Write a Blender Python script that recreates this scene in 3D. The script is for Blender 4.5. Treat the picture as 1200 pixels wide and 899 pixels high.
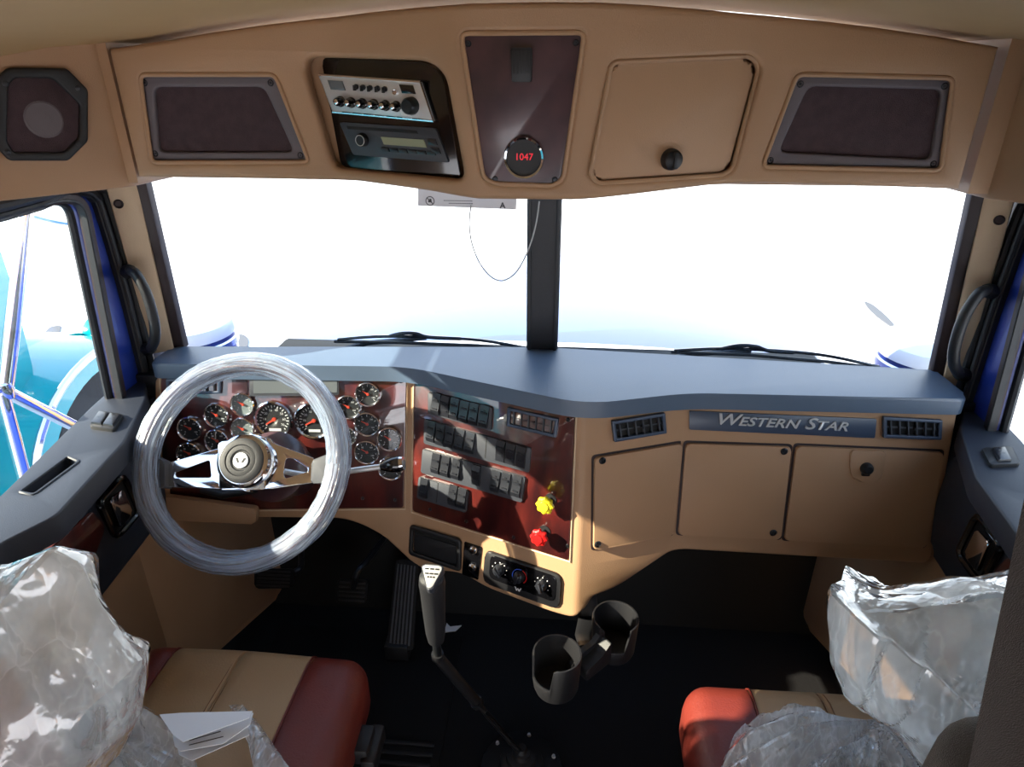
import bpy, bmesh, math, random
from math import sin, cos, tan, pi, radians, sqrt, atan2
from mathutils import Vector, Matrix, noise
V = Vector
for o in list(bpy.data.objects): bpy.data.objects.remove(o)
SC = bpy.context.scene; COL = SC.collection
random.seed(4)

# ---------------------------------------------------------------- camera
FPX = 780.0; PITCH = radians(25.6); YAW = radians(4.5)
CAM = V((0.05, 0.0, 1.60))
FWD = V((-sin(YAW)*cos(PITCH), cos(YAW)*cos(PITCH), -sin(PITCH)))
RT = V((cos(YAW), sin(YAW), 0)); UP = RT.cross(FWD)
cd = bpy.data.cameras.new('camera'); cam = bpy.data.objects.new('camera', cd); COL.objects.link(cam)
cd.sensor_width = 36; cd.lens = FPX/1200*36; cd.clip_start = 0.02; cd.clip_end = 500
cam.matrix_world = Matrix(((RT.x, UP.x, -FWD.x, CAM.x), (RT.y, UP.y, -FWD.y, CAM.y), (RT.z, UP.z, -FWD.z, CAM.z), (0, 0, 0, 1)))
SC.camera = cam
# ---------------------------------------------------------------- light
SC.view_settings.view_transform = 'Standard'; SC.view_settings.look = 'None'
SC.view_settings.gamma = 1; SC.view_settings.use_curve_mapping = False
SC.view_settings.exposure = 1.6
w = bpy.data.worlds.new('sky'); SC.world = w; w.use_nodes = True
nt = w.node_tree; bg = nt.nodes['Background']
tc = nt.nodes.new('ShaderNodeTexCoord'); sx = nt.nodes.new('ShaderNodeSeparateXYZ'); cr = nt.nodes.new('ShaderNodeValToRGB')
nt.links.new(tc.outputs['Generated'], sx.inputs[0]); nt.links.new(sx.outputs['Z'], cr.inputs[0]); nt.links.new(cr.outputs[0], bg.inputs[0])
cr.color_ramp.elements[0].position = 0.0; cr.color_ramp.elements[0].color = (0.95, 0.97, 1.0, 1)
cr.color_ramp.elements[1].position = 0.9; cr.color_ramp.elements[1].color = (0.42, 0.62, 1.0, 1)
bg.inputs[1].default_value = 1.0
sl = bpy.data.lights.new('sun', 'SUN'); sun = bpy.data.objects.new('sun', sl); COL.objects.link(sun)
sl.energy = 8; sl.angle = radians(0.6); sl.color = (1.0, 0.87, 0.68)
SUND = V((0.84, 0.30, -0.50)).normalized()
sun.rotation_euler = SUND.to_track_quat('-Z', 'Y').to_euler(); sun.location = (-4, -1, 5)

# ---------------------------------------------------------------- pixel -> place helpers
def ray(x, y): return FWD + RT*((x-600)/FPX) + UP*((449.5-y)/FPX)
def hit(x, y, p0, n):
    d = ray(x, y); return CAM + d*((V(p0)-CAM).dot(n)/d.dot(n))
def onx(x, y, v): return hit(x, y, (v, 0, 0), V((1, 0, 0)))
def ony(x, y, v): return hit(x, y, (0, v, 0), V((0, 1, 0)))
def onz(x, y, v): return hit(x, y, (0, 0, v), V((0, 0, 1)))
def frame(o, u, v):
    u = V(u).normalized(); n = u.cross(V(v)).normalized(); v = n.cross(u); o = V(o)
    return Matrix(((u.x, v.x, n.x, o.x), (u.y, v.y, n.y, o.y), (u.z, v.z, n.z, o.z), (0, 0, 0, 1)))
def uvn(F): return F.col[0].to_3d(), F.col[1].to_3d(), F.col[2].to_3d(), F.col[3].to_3d()
def P(F, x, y, h=0.0):
    u, v, n, o = uvn(F); p = hit(x, y, o+n*h, n) - o
    return (p.dot(u), p.dot(v))
def PP(F, pts, h=0.0): return [P(F, a, b, h) for a, b in pts]
class Fold:
    def __init__(s, pts, k, z0, r=0.012):
        s.p = [V((a, b, 0)) for a, b in pts]; s.k = k; s.z0 = z0; s.r = r; s.s = [0]
        for i in range(1, len(s.p)): s.s.append(s.s[-1]+(s.p[i]-s.p[i-1]).length)
    def F(s, i):
        u = (s.p[i+1]-s.p[i]).normalized()
        return frame(s.p[i]+V((0, 0, s.z0)), u, V((0, s.k, 1)))
    def sz(s, i, x, y):
        F = s.F(i); u, v, n, o = uvn(F); p = hit(x, y, o, n)
        q = p - V((0, s.k*(p.z-s.z0), 0)) - s.p[i]; q.z = 0
        return (s.s[i]+q.dot(u), p.z)
    def plan(s, t):
        for i in range(len(s.p)-1):
            if t < s.s[i+1] or i == len(s.p)-2:
                return s.p[i]+(s.p[i+1]-s.p[i]).normalized()*(t-s.s[i])
    def w(s, t, z, d):
        N = 8; q = V((0, 0, 0))
        for j in range(N): q += s.plan(t+s.r*((j+.5)/N*2-1))
        q /= N
        a = s.plan(t-s.r); b = s.plan(t+s.r); u = (b-a).normalized(); n = V((u.y, -u.x, 0))
        return q + n*d + V((0, s.k*(z-s.z0), z))

# ---------------------------------------------------------------- materials
def lin(c): c /= 255.0; return c/12.92 if c <= 0.04045 else ((c+0.055)/1.055)**2.4
def rgb(r, g, b): return (lin(r), lin(g), lin(b), 1)
MT = {}
def mat(name, c, rough=0.5, metal=0.0, coat=0.0, bump=0.0, scale=300, var=0.0, vscale=8, spec=0.5, c2=None, emit=0, alpha=None, sheen=0, stretch=None, croug=0.05, cior=1.5):
    m = bpy.data.materials.new(name); m.use_nodes = True; MT[name] = m; m.diffuse_color = c
    N = m.node_tree.nodes; L = m.node_tree.links; b = N['Principled BSDF']
    b.inputs['Base Color'].default_value = c; b.inputs['Roughness'].default_value = rough; b.inputs['Metallic'].default_value = metal
    b.inputs['Coat Weight'].default_value = coat; b.inputs['Coat Roughness'].default_value = croug; b.inputs['Coat IOR'].default_value = cior; b.inputs['Specular IOR Level'].default_value = spec
    b.inputs['Sheen Weight'].default_value = sheen
    if emit: b.inputs['Emission Color'].default_value = c; b.inputs['Emission Strength'].default_value = emit
    co = N.new('ShaderNodeTexCoord'); src = co.outputs['Object']
    if stretch:
        mp = N.new('ShaderNodeMapping'); mp.inputs['Scale'].default_value = stretch; L.new(src, mp.inputs[0]); src = mp.outputs[0]
    if var or c2:
        t = N.new('ShaderNodeTexNoise'); t.inputs['Scale'].default_value = vscale; t.inputs['Detail'].default_value = 6; L.new(src, t.inputs['Vector'])
        r = N.new('ShaderNodeValToRGB'); L.new(t.outputs['Fac'], r.inputs[0])
        d = c2 or tuple(x*(1-var) for x in c[:3])+(1,)
        r.color_ramp.elements[0].position = 0.35; r.color_ramp.elements[0].color = d
        r.color_ramp.elements[1].position = 0.65; r.color_ramp.elements[1].color = c
        L.new(r.outputs[0], b.inputs['Base Color'])
    if bump:
        t = N.new('ShaderNodeTexNoise'); t.inputs['Scale'].default_value = scale; t.inputs['Detail'].default_value = 3; L.new(co.outputs['Object'], t.inputs['Vector'])
        bp = N.new('ShaderNodeBump'); bp.inputs['Strength'].default_value = bump; bp.inputs['Distance'].default_value = 0.002
        L.new(t.outputs['Fac'], bp.inputs['Height']); L.new(bp.outputs[0], b.inputs['Normal'])
    return m
mat('tan', rgb(170, 134, 102), 0.5, bump=0.25, scale=500, var=0.06, vscale=5, spec=0.4)
mat('tan_light', rgb(205, 180, 150), 0.5, bump=0.2, scale=400, spec=0.4)
mat('headliner', rgb(188, 156, 112), 0.8, bump=0.3, scale=600, var=0.08, vscale=3, spec=0.2)
mat('pad', rgb(80, 98, 120), 0.36, bump=0.3, scale=700, var=0.05, spec=0.9)
mat('door_dark', rgb(42, 47, 58), 0.5, bump=0.25, scale=700, spec=0.5)
mat('wood', rgb(86, 29, 24), 0.35, coat=1.0, c2=rgb(44, 14, 16), vscale=9, stretch=(3, 3, 0.8), croug=0.03, cior=1.9)
mat('burl', rgb(80, 54, 60), 0.35, coat=0.6, c2=rgb(54, 38, 46), vscale=14, croug=0.15)  # colour lifted to include lens haze
mat('chrome', rgb(228, 228, 232), 0.08, 1.0)
mat('brushed', rgb(205, 205, 205), 0.3, .45)
mat('tan_metal', rgb(150, 112, 74), 0.25, 0.6)
mat('black', rgb(22, 22, 25), 0.5, bump=0.15, scale=500)
mat('black_gloss', rgb(12, 12, 15), 0.12, coat=0.5)
mat('black_soft', rgb(22, 23, 27), 0.6, bump=0.3, scale=500)
mat('grey_plastic', rgb(58, 61, 68), 0.5, bump=0.15, scale=500)
mat('strip_blue', rgb(54, 68, 90), 0.4, spec=0.8)
mat('rocker', rgb(34, 36, 42), 0.3, coat=.3)
mat('dark_hole', rgb(8, 8, 9), 0.7)  # near-black; in slots, vents and recesses it stands in for shade
mat('rubber', rgb(48, 34, 36), 0.55, bump=0.15, scale=300)
mat('seal', rgb(30, 31, 36), 0.5, bump=0.2, scale=300)
mat('mesh', rgb(70, 52, 57), 0.85, bump=0.8, scale=900, var=0.25, vscale=60)  # colour raised so that it carries the veil of lens haze
mat('mesh_frame', rgb(94, 86, 90), 0.55, bump=0.2, scale=500)  # lens haze is mixed into this grey too
mat('print', rgb(225, 225, 225), 0.6)
mat('dial', rgb(34, 36, 38), 0.6)
mat('dial_glare', rgb(130, 140, 140), 0.5)  # paler dial: the reflection on the gauge glass is put into this colour
mat('lcd', rgb(96, 102, 106), 0.2, coat=0.5)
mat('lcd_green', rgb(146, 148, 120), 0.3)
mat('needle', rgb(215, 74, 50), 0.5)
mat('led_red', rgb(240, 40, 60), 0.5, emit=0.18)
mat('oxblood', rgb(112, 42, 33), 0.42, bump=0.35, scale=260, var=0.15, vscale=6, spec=0.5)
mat('leather_tan', rgb(178, 148, 112), 0.5, bump=0.35, scale=260, var=0.05, spec=0.45)
mat('thread', rgb(120, 84, 56), 0.8)
mat('carpet', rgb(20, 18, 20), 0.95, bump=1.0, scale=220, var=0.5, vscale=40, spec=0.1)
mat('floor_rubber', rgb(14, 13, 15), 0.7, bump=0.4, scale=150, spec=0.3)
mat('curtain_cloth', rgb(74, 70, 68), 0.95, bump=.7, scale=900, var=0.2, vscale=60, sheen=0.4, spec=0.1)
mat('blue_paint', rgb(24, 50, 140), 0.4, coat=0.5)
mat('navy', rgb(10, 30, 96), 0.3, coat=.6)
mat('blue_hood', rgb(44, 92, 165), 0.4, coat=1.0)
mat('teal_paint', rgb(0, 150, 160), 0.3, coat=1.0)
mat('tyre', rgb(32, 33, 36), 0.8, bump=0.5, scale=60)
mat('yellow', rgb(240, 220, 40), 0.35, coat=0.4)
mat('red', rgb(210, 24, 24), 0.3, coat=0.4)
mat('blue_mark', rgb(40, 80, 200), 0.5)
mat('paper', rgb(235, 238, 242), 0.8, bump=0.1, scale=40)
mat('tag_print', rgb(70, 66, 66), 0.7)
mat('gravel', rgb(235, 235, 238), 0.9, bump=1, scale=20, var=0.25, vscale=3)
mat('asphalt_line', rgb(90, 92, 98), 0.9)
mat('white_gloss', rgb(235, 240, 245), 0.3, coat=0.8)
mat('steel_dark', rgb(60, 62, 66), 0.35, 0.8)
mat('cord', rgb(176, 174, 172), 0.5)

def schlick(N, L, nrm=None):
    g = N.new('ShaderNodeNewGeometry'); d = N.new('ShaderNodeVectorMath'); d.operation = 'DOT_PRODUCT'
    L.new(g.outputs['Incoming'], d.inputs[0]); L.new(nrm or g.outputs['Normal'], d.inputs[1])
    a = N.new('ShaderNodeMath'); a.operation = 'ABSOLUTE'; L.new(d.outputs['Value'], a.inputs[0])
    b = N.new('ShaderNodeMath'); b.operation = 'SUBTRACT'; b.inputs[0].default_value = 1.0; L.new(a.outputs[0], b.inputs[1]); b.use_clamp = True
    c = N.new('ShaderNodeMath'); c.operation = 'POWER'; L.new(b.outputs[0], c.inputs[0]); c.inputs[1].default_value = 5
    e = N.new('ShaderNodeMath'); e.operation = 'MULTIPLY_ADD'; L.new(c.outputs[0], e.inputs[0]); e.inputs[1].default_value = 0.95; e.inputs[2].default_value = 0.045
    return e.outputs[0]
def glassmat(name, tint, refl=0.06, rough=0.0):
    m = bpy.data.materials.new(name); m.use_nodes = True; MT[name] = m
    N = m.node_tree.nodes; L = m.node_tree.links; N.remove(N['Principled BSDF'])
    t = N.new('ShaderNodeBsdfTransparent'); t.inputs[0].default_value = tint
    g = N.new('ShaderNodeBsdfGlossy'); g.inputs['Roughness'].default_value = rough
    x = N.new('ShaderNodeMixShader'); L.new(schlick(N, L), x.inputs[0]); L.new(t.outputs[0], x.inputs[1]); L.new(g.outputs[0], x.inputs[2])
    L.new(x.outputs[0], N['Material Output'].inputs[0])
glassmat('glass', (0.93, 0.96, 0.96, 1)); glassmat('lens', (0.9, 0.92, 0.93, 1))
def filmmat(name, white, grough, vs, lo, hi, crease=0.35, uv=None, bumpk=1.0, nscale=4, aniso=None, refl=2.4):
    """thin clear plastic film: mostly clear, milky along its creases, glossy facets"""
    m = bpy.data.materials.new(name); m.use_nodes = True; MT[name] = m
    N = m.node_tree.nodes; L = m.node_tree.links; N.remove(N['Principled BSDF'])
    def math_(op, a, b=None, clamp=False):
        q = N.new('ShaderNodeMath'); q.operation = op; q.use_clamp = clamp
        for k, v_ in ((0, a), (1, b)):
            if v_ is None: continue
            if isinstance(v_, (int, float)): q.inputs[k].default_value = v_
            else: L.new(v_, q.inputs[k])
        return q.outputs[0]
    t = N.new('ShaderNodeBsdfTransparent'); t.inputs[0].default_value = (0.96, 0.97, 0.98, 1)
    d = N.new('ShaderNodeBsdfDiffuse'); d.inputs[0].default_value = white
    tl = N.new('ShaderNodeBsdfTranslucent'); tl.inputs[0].default_value = white
    g = N.new('ShaderNodeBsdfGlossy'); g.inputs['Roughness'].default_value = grough; g.inputs[0].default_value = (1, 1, 1, 1)
    co = N.new('ShaderNodeTexCoord'); src = co.outputs['UV' if uv else 'Object']
    if aniso:
        mp = N.new('ShaderNodeMapping'); mp.inputs['Scale'].default_value = aniso; mp.inputs['Rotation'].default_value = (.3, .5, .2); L.new(src, mp.inputs[0]); src = mp.outputs[0]
    if uv:
        mp = N.new('ShaderNodeMapping'); mp.inputs['Scale'].default_value = uv; L.new(src, mp.inputs[0]); src = mp.outputs[0]
    n = N.new('ShaderNodeTexNoise'); n.inputs['Scale'].default_value = nscale; n.inputs['Detail'].default_value = 5; L.new(src, n.inputs['Vector'])
    wa = N.new('ShaderNodeVectorMath'); wa.operation = 'SCALE'; wa.inputs[3].default_value = 0.35 if not uv else .8; L.new(n.outputs['Color'], wa.inputs[0])
    wb = N.new('ShaderNodeVectorMath'); wb.operation = 'ADD'; L.new(src, wb.inputs[0]); L.new(wa.outputs[0], wb.inputs[1])
    hs = []
    for sc, k in ((vs, 1.0), (vs*2.7, 0.4)):
        v = N.new('ShaderNodeTexVoronoi'); v.feature = 'DISTANCE_TO_EDGE'; v.inputs['Scale'].default_value = sc; L.new(wb.outputs[0], v.inputs['Vector']); hs.append((v.outputs['Distance'], k, sc))
    h = math_('ADD', math_('MULTIPLY', hs[0][0], 1.0), math_('MULTIPLY', hs[1][0], 0.4))
    h = math_('ADD', h, math_('MULTIPLY', n.outputs['Fac'], .25))
    bp = N.new('ShaderNodeBump'); bp.inputs['Strength'].default_value = 1.0; bp.inputs['Distance'].default_value = 0.022*bumpk; L.new(h, bp.inputs['Height'])
    for q in (g, d, tl): L.new(bp.outputs[0], q.inputs['Normal'])
    cr = math_('SUBTRACT', 1.0, math_('MULTIPLY', hs[0][0], 14.0, True), True); cr = math_('MULTIPLY', math_('POWER', cr, 2.0), crease)
    c2 = math_('SUBTRACT', 1.0, math_('MULTIPLY', hs[1][0], 16.0, True), True); c2 = math_('MULTIPLY', math_('POWER', c2, 2.0), crease*.6)
    r = N.new('ShaderNodeMapRange'); r.inputs[1].default_value = 0.36; r.inputs[2].default_value = 0.64; r.inputs[3].default_value = lo; r.inputs[4].default_value = hi; L.new(n.outputs['Fac'], r.inputs[0])
    fac = math_('ADD', math_('ADD', r.outputs[0], cr), c2, True)
    a = N.new('ShaderNodeMixShader'); a.inputs[0].default_value = 0.55; L.new(d.outputs[0], a.inputs[1]); L.new(tl.outputs[0], a.inputs[2])
    b = N.new('ShaderNodeMixShader'); L.new(fac, b.inputs[0]); L.new(t.outputs[0], b.inputs[1]); L.new(a.outputs[0], b.inputs[2])
    x = N.new('ShaderNodeMixShader'); L.new(math_('MULTIPLY', schlick(N, L, bp.outputs[0]), refl, True), x.inputs[0]); L.new(b.outputs[0], x.inputs[1]); L.new(g.outputs[0], x.inputs[2])
    L.new(x.outputs[0], N['Material Output'].inputs[0])
filmmat('heap_film', (0.88, 0.92, 0.94, 1), 0.10, 5, 0.20, 0.72, crease=.3, bumpk=.5, nscale=7, aniso=(1.5, .7, 1))
filmmat('bag_film', (0.88, 0.92, 0.93, 1), 0.10, 4.2, 0.14, 0.80, crease=.20, bumpk=.45, nscale=5, aniso=(1.5, 1.5, .6))
filmmat('wrap_film', (0.50, 0.62, 0.82, 1), 0.14, 1.0, 0.18, 0.80, crease=.3, refl=1.4, uv=(5, 16, 1), bumpk=.25, nscale=1.2)  # blue of the reflected surroundings is mixed into the film colour
m = bpy.data.materials.new('tag'); m.use_nodes = True; MT['tag'] = m
_N = m.node_tree.nodes; _L = m.node_tree.links; _t = _N.new('ShaderNodeBsdfTranslucent'); _t.inputs[0].default_value = rgb(225, 220, 218); _d = _N.new('ShaderNodeBsdfDiffuse'); _d.inputs[0].default_value = rgb(225, 220, 218)
_x = _N.new('ShaderNodeMixShader'); _x.inputs[0].default_value = .35; _L.new(_d.outputs[0], _x.inputs[1]); _L.new(_t.outputs[0], _x.inputs[2]); _L.new(_x.outputs[0], _N['Material Output'].inputs[0])

# ---------------------------------------------------------------- object helpers
WL = {}
def tag(o, label=None, cat=None, group=None, kind=None):
    if label: o['label'] = label
    if cat: o['category'] = cat
    if group: o['group'] = group
    if kind: o['kind'] = kind
    return o
def empty(name, loc, label, cat, group=None):
    o = bpy.data.objects.new(name, None); COL.objects.link(o); o.location = loc; o.empty_display_size = 0.05
    WL[o.name] = V(loc); return tag(o, label, cat, group)
def mk(name, me, mats, parent=None, smooth=35, origin=None):
    """link a bmesh or mesh given in world space as one object with its origin at its own centre"""
    if isinstance(me, bmesh.types.BMesh):
        bm = me; me = bpy.data.meshes.new(name); bmesh.ops.recalc_face_normals(bm, faces=bm.faces)
        bm.to_mesh(me); bm.free()
    me.name = name
    if isinstance(mats, str): mats = [mats]
    me.materials.clear()
    for q in mats: me.materials.append(MT[q])
    vs = [v.co for v in me.vertices]
    if origin is None:
        lo = V([min(v[i] for v in vs) for i in range(3)]); hi = V([max(v[i] for v in vs) for i in range(3)]); c = (lo+hi)/2
        if parent is None: c.z = lo.z
    else: c = V(origin)
    me.transform(Matrix.Translation(-c))
    if smooth:
        me.polygons.foreach_set('use_smooth', [True]*len(me.polygons)); me.set_sharp_from_angle(angle=radians(smooth))
    o = bpy.data.objects.new(name, me); COL.objects.link(o); WL[o.name] = c
    if parent is not None: o.parent = parent; o.location = c-WL[parent.name]
    else: o.location = c
    return o
def rnd(poly, r, seg=4):
    """round the corners of a polygon"""
    out = []; n = len(poly); rr = r if isinstance(r, (list, tuple)) else [r]*n
    for i in range(n):
        a = V((*poly[i-1], 0)); b = V((*poly[i], 0)); c = V((*poly[(i+1) % n], 0)); q = rr[i]
        d1 = a-b; d2 = c-b
        if q <= 0 or d1.length < 1e-6 or d2.length < 1e-6: out.append((b.x, b.y)); continue
        t = min(q, d1.length*.48, d2.length*.48); p1 = b+d1.normalized()*t; p2 = b+d2.normalized()*t
        for j in range(seg+1):
            f = j/seg; w_ = p1*(1-f)**2+b*2*f*(1-f)+p2*f*f; out.append((w_.x, w_.y))
    return out
def xf(bm, F): bmesh.ops.transform(bm, matrix=F, verts=bm.verts)
def slab(F, poly, n0, n1, bev=0.0, seg=2, bm=None, mi=0):
    b = bmesh.new()
    A = [b.verts.new((x, y, n0)) for x, y in poly]; B = [b.verts.new((x, y, n1)) for x, y in poly]
    b.faces.new(A[::-1]); top = b.faces.new(B); N = len(poly)
    for i in range(N): b.faces.new((A[i], A[(i+1) % N], B[(i+1) % N], B[i]))
    if bev: bmesh.ops.bevel(b, geom=list(top.edges), offset=bev, segments=seg, affect='EDGES', profile=0.5, clamp_overlap=True)
    for f in b.faces: f.material_index = mi
    xf(b, F)
    return merge(bm, b)
def merge(bm, b):
    if bm is None: return b
    me = bpy.data.meshes.new('t'); b.to_mesh(me); b.free(); bm.from_mesh(me); bpy.data.meshes.remove(me); return bm
def holed(outline, holes, n0, n1, bev=0.0):
    """flat plate with holes in local u,v,n (a filled 2D curve, extruded and rounded)"""
    cu = bpy.data.curves.new('c', 'CURVE'); cu.dimensions = '2D'; cu.fill_mode = 'BOTH'
    h = (n1-n0)/2; cu.extrude = h-bev; cu.bevel_depth = bev; cu.bevel_resolution = 2; cu.offset = -bev
    for pl in [outline]+list(holes):
        s = cu.splines.new('POLY'); s.points.add(len(pl)-1); s.use_cyclic_u = True
        for i, (x, y) in enumerate(pl): s.points[i].co = (x, y, 0, 1)
    ob = bpy.data.objects.new('c', cu); me = bpy.data.meshes.new_from_object(ob)
    bpy.data.objects.remove(ob); bpy.data.curves.remove(cu)
    bm = bmesh.new(); bm.from_mesh(me); bpy.data.meshes.remove(me)
    bmesh.ops.translate(bm, verts=bm.verts, vec=(0, 0, (n0+n1)/2)); bmesh.ops.remove_doubles(bm, verts=bm.verts, dist=1e-5)
    return bm
def plate(F, outline, holes, n0, n1, bev=0.0):
    b = holed(outline, holes, n0, n1, bev); xf(b, F); return b
def lathe(F, c, prof, seg=24, bm=None, mi=0, close=False):
    b = bmesh.new(); rings = []
    for r, n in prof:
        if r < 1e-6: rings.append([b.verts.new((c[0], c[1], n))])
        else: rings.append([b.verts.new((c[0]+r*cos(2*pi*i/seg), c[1]+r*sin(2*pi*i/seg), n)) for i in range(seg)])
    if close: rings.append(rings[0])
    for a, d in zip(rings, rings[1:]):
        for i in range(seg):
            j = (i+1) % seg; q = []
            for v_ in ((a[i], a[j]) if len(a) > 1 else (a[0],)): q.append(v_)
            for v_ in ((d[j], d[i]) if len(d) > 1 else (d[0],)): q.append(v_)
            try: b.faces.new(q)
            except ValueError: pass
    for f in b.faces: f.material_index = mi
    xf(b, F); return merge(bm, b)
def box(F, u0, u1, v0, v1, n0, n1, bev=0.0, bm=None, mi=0, seg=2):
    b = bmesh.new(); bmesh.ops.create_cube(b, size=1)
    for v_ in b.verts: v_.co = V(((u0+u1)/2+v_.co.x*(u1-u0), (v0+v1)/2+v_.co.y*(v1-v0), (n0+n1)/2+v_.co.z*(n1-n0)))
    if bev: bmesh.ops.bevel(b, geom=list(b.edges), offset=bev, segments=seg, affect='EDGES', profile=0.5)
    for f in b.faces: f.material_index = mi
    xf(b, F); return merge(bm, b)
WORLD = Matrix.Identity(4)
def wbox(x0, x1, y0, y1, z0, z1, bev=0.0, bm=None, mi=0): return box(WORLD, x0, x1, y0, y1, z0, z1, bev, bm, mi)
def smoothpath(pts, n=8, closed=False):
    pts = [V(p) for p in pts]; out = []; m = len(pts)
    for i in range(m if closed else m-1):
        g = lambda k: pts[k % m] if closed else pts[max(0, min(m-1, k))]
        a, b, c, d = g(i-1), g(i), g(i+1), g(i+2)
        for j in range(n):
            t = j/n; out.append(0.5*((2*b)+(c-a)*t+(2*a-5*b+4*c-d)*t*t+(3*b-a-3*c+d)*t**3))
    if not closed: out.append(pts[-1])
    return out
def tube(pts, r, seg=10, bm=None, closed=False, mi=0, flat=1.0, side=None):
    """sweep a round (or flattened) section along a path in world space"""
    pts = [V(p) for p in pts]; n = len(pts); b = bmesh.new(); rings = []
    R = r if isinstance(r, (list, tuple)) else [r]*n
    t0 = (pts[1]-pts[0]).normalized(); nr = (V(side) if side else t0.orthogonal()); nr = (nr-t0*nr.dot(t0)).normalized()
    for i in range(n):
        if closed: t = (pts[(i+1) % n]-pts[i-1]).normalized()
        else: t = (pts[min(i+1, n-1)]-pts[max(i-1, 0)]).normalized()
        nr = (V(side) if side else nr); nr = (nr-t*nr.dot(t)).normalized(); bn = t.cross(nr)
        rings.append([b.verts.new(pts[i]+nr*(R[i]*cos(2*pi*k/seg))+bn*(R[i]*flat*sin(2*pi*k/seg))) for k in range(seg)])
    for i in range(n if closed else n-1):
        a, c = rings[i], rings[(i+1) % n]
        for k in range(seg): b.faces.new((a[k], a[(k+1) % seg], c[(k+1) % seg], c[k]))
    if not closed: b.faces.new(rings[0][::-1]); b.faces.new(rings[-1])
    for f in b.faces: f.material_index = mi
    return merge(bm, b)
def strip(pts, nrm, wd, th, bm=None, closed=False):
    """flat band along a path: wd across, th along the normal"""
    pts = [V(p) for p in pts]; nrm = V(nrm).normalized(); n = len(pts); b = bmesh.new(); rings = []
    for i in range(n):
        t = (pts[(i+1) % n if closed else min(i+1, n-1)]-pts[i-1 if (closed or i) else 0]).normalized()
        s = t.cross(nrm).normalized(); h = wd/2; k = th/2; c = min(h, k)*.5
        rings.append([b.verts.new(pts[i]+s*a+nrm*d) for a, d in ((-h, -k), (h, -k), (h, k-c), (h-c, k), (-h+c, k), (-h, k-c))])
    m = 6
    for i in range(n if closed else n-1):
        a, c_ = rings[i], rings[(i+1) % n]
        for k in range(m): b.faces.new((a[k], a[(k+1) % m], c_[(k+1) % m], c_[k]))
    if not closed: b.faces.new(rings[0][::-1]); b.faces.new(rings[-1])
    return merge(bm, b)
def text(F, s, size, c, n0, depth, shear=0.0, off=0.0, caps=False, width=None):
    cu = bpy.data.curves.new('t', 'FONT'); cu.body = s; cu.size = size; cu.extrude = depth/2; cu.align_x = 'CENTER'; cu.align_y = 'CENTER'
    cu.shear = shear; cu.offset = off; cu.resolution_u = 3
    if caps:
        cu.small_caps_scale = 0.78
        for i, ch in enumerate(s):
            if ch.islower(): cu.body_format[i].use_small_caps = True
    ob = bpy.data.objects.new('t', cu); me = bpy.data.meshes.new_from_object(ob); bpy.data.objects.remove(ob); bpy.data.curves.remove(cu)
    bm = bmesh.new(); bm.from_mesh(me); bpy.data.meshes.remove(me)
    bmesh.ops.remove_doubles(bm, verts=bm.verts, dist=1e-6)
    if width:
        xs = [v.co.x for v in bm.verts]; k = width/(max(xs)-min(xs)); mx = (max(xs)+min(xs))/2
        for v_ in bm.verts: v_.co.x = (v_.co.x-mx)*k
    bmesh.ops.translate(bm, verts=bm.verts, vec=(c[0], c[1], n0+depth/2)); xf(bm, F); return bm
def shell(fold, outline, holes, d0, d1, bev, extra=()):
    """plate laid out along the folded plan line, then bent into place"""
    b = holed(outline, holes, d0, d1, bev)
    cuts = list(extra)
    for q in fold.s[1:-1]:
        cuts += [q-fold.r, q-fold.r*.5, q, q+fold.r*.5, q+fold.r]
    for q in cuts:
        bmesh.ops.bisect_plane(b, geom=list(b.verts)+list(b.edges)+list(b.faces), plane_co=(q, 0, 0), plane_no=(1, 0, 0), dist=1e-6)
    for v_ in b.verts: v_.co = fold.w(v_.co.x, v_.co.y, v_.co.z)
    return b
def grid(fn, nu, nv, closeu=False, bm=None):
    b = bmesh.new(); g = [[b.verts.new(fn(i/(nu if closeu else nu-1), j/(nv-1))) for j in range(nv)] for i in range(nu)]
    for i in range(nu if closeu else nu-1):
        for j in range(nv-1):
            a = (g[i][j], g[(i+1) % nu][j], g[(i+1) % nu][j+1], g[i][j+1])
            try: b.faces.new(a)
            except ValueError: pass
    return merge(bm, b)
def screw(F, c, r, parent, m='steel_dark', h=0.0):
    b = lathe(F, c, [(0, h+.0025), (r*.35, h+.0025), (r*.4, h+.0012), (r*.62, h+.0012), (r*.7, h+.003), (r, h+.0012), (r, h-.002)], 12)
    return mk('screw', b, m, parent)
def R(F, x, y, r): return (V((*P(F, x+r, y), 0))-V((*P(F, x-r, y), 0))).length/2

# ================================================================ SETTING
def struct(name, bm, m, parent=None, label=None, smooth=35):
    o = mk(name, bm, m, parent, smooth)
    if parent is None: o['kind'] = 'structure'; o['label'] = label
    return o
def mirror(b):
    for v_ in b.verts: v_.co.x *= -1
    bmesh.ops.reverse_faces(b, faces=b.faces); return b
struct('ground', wbox(-60, 60, -40, 90, -1.25, -1.15), 'gravel', label='bright sunlit gravel yard outside the cab')
struct('floor', wbox(-.975, .975, -1.2, 1.66, -.04, 0), 'floor_rubber', label='black rubber floor of the cab')
def arch(x): return 1.637+.062*max(0, 1-(x/.74)**2)
struct('ceiling', grid(lambda a, b: (lambda x, y: V((x, y, arch(x)-.05*max(0, abs(x)-.8)/.15)))(-.97+1.94*a, -1.2+2.6*b), 29, 14), 'headliner', label='tan padded headliner of the cab roof')
struct('wall_front', wbox(-.95, .95, 1.60, 1.64, 0, .84), 'dark_hole', label='black firewall behind the pedals')
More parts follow.
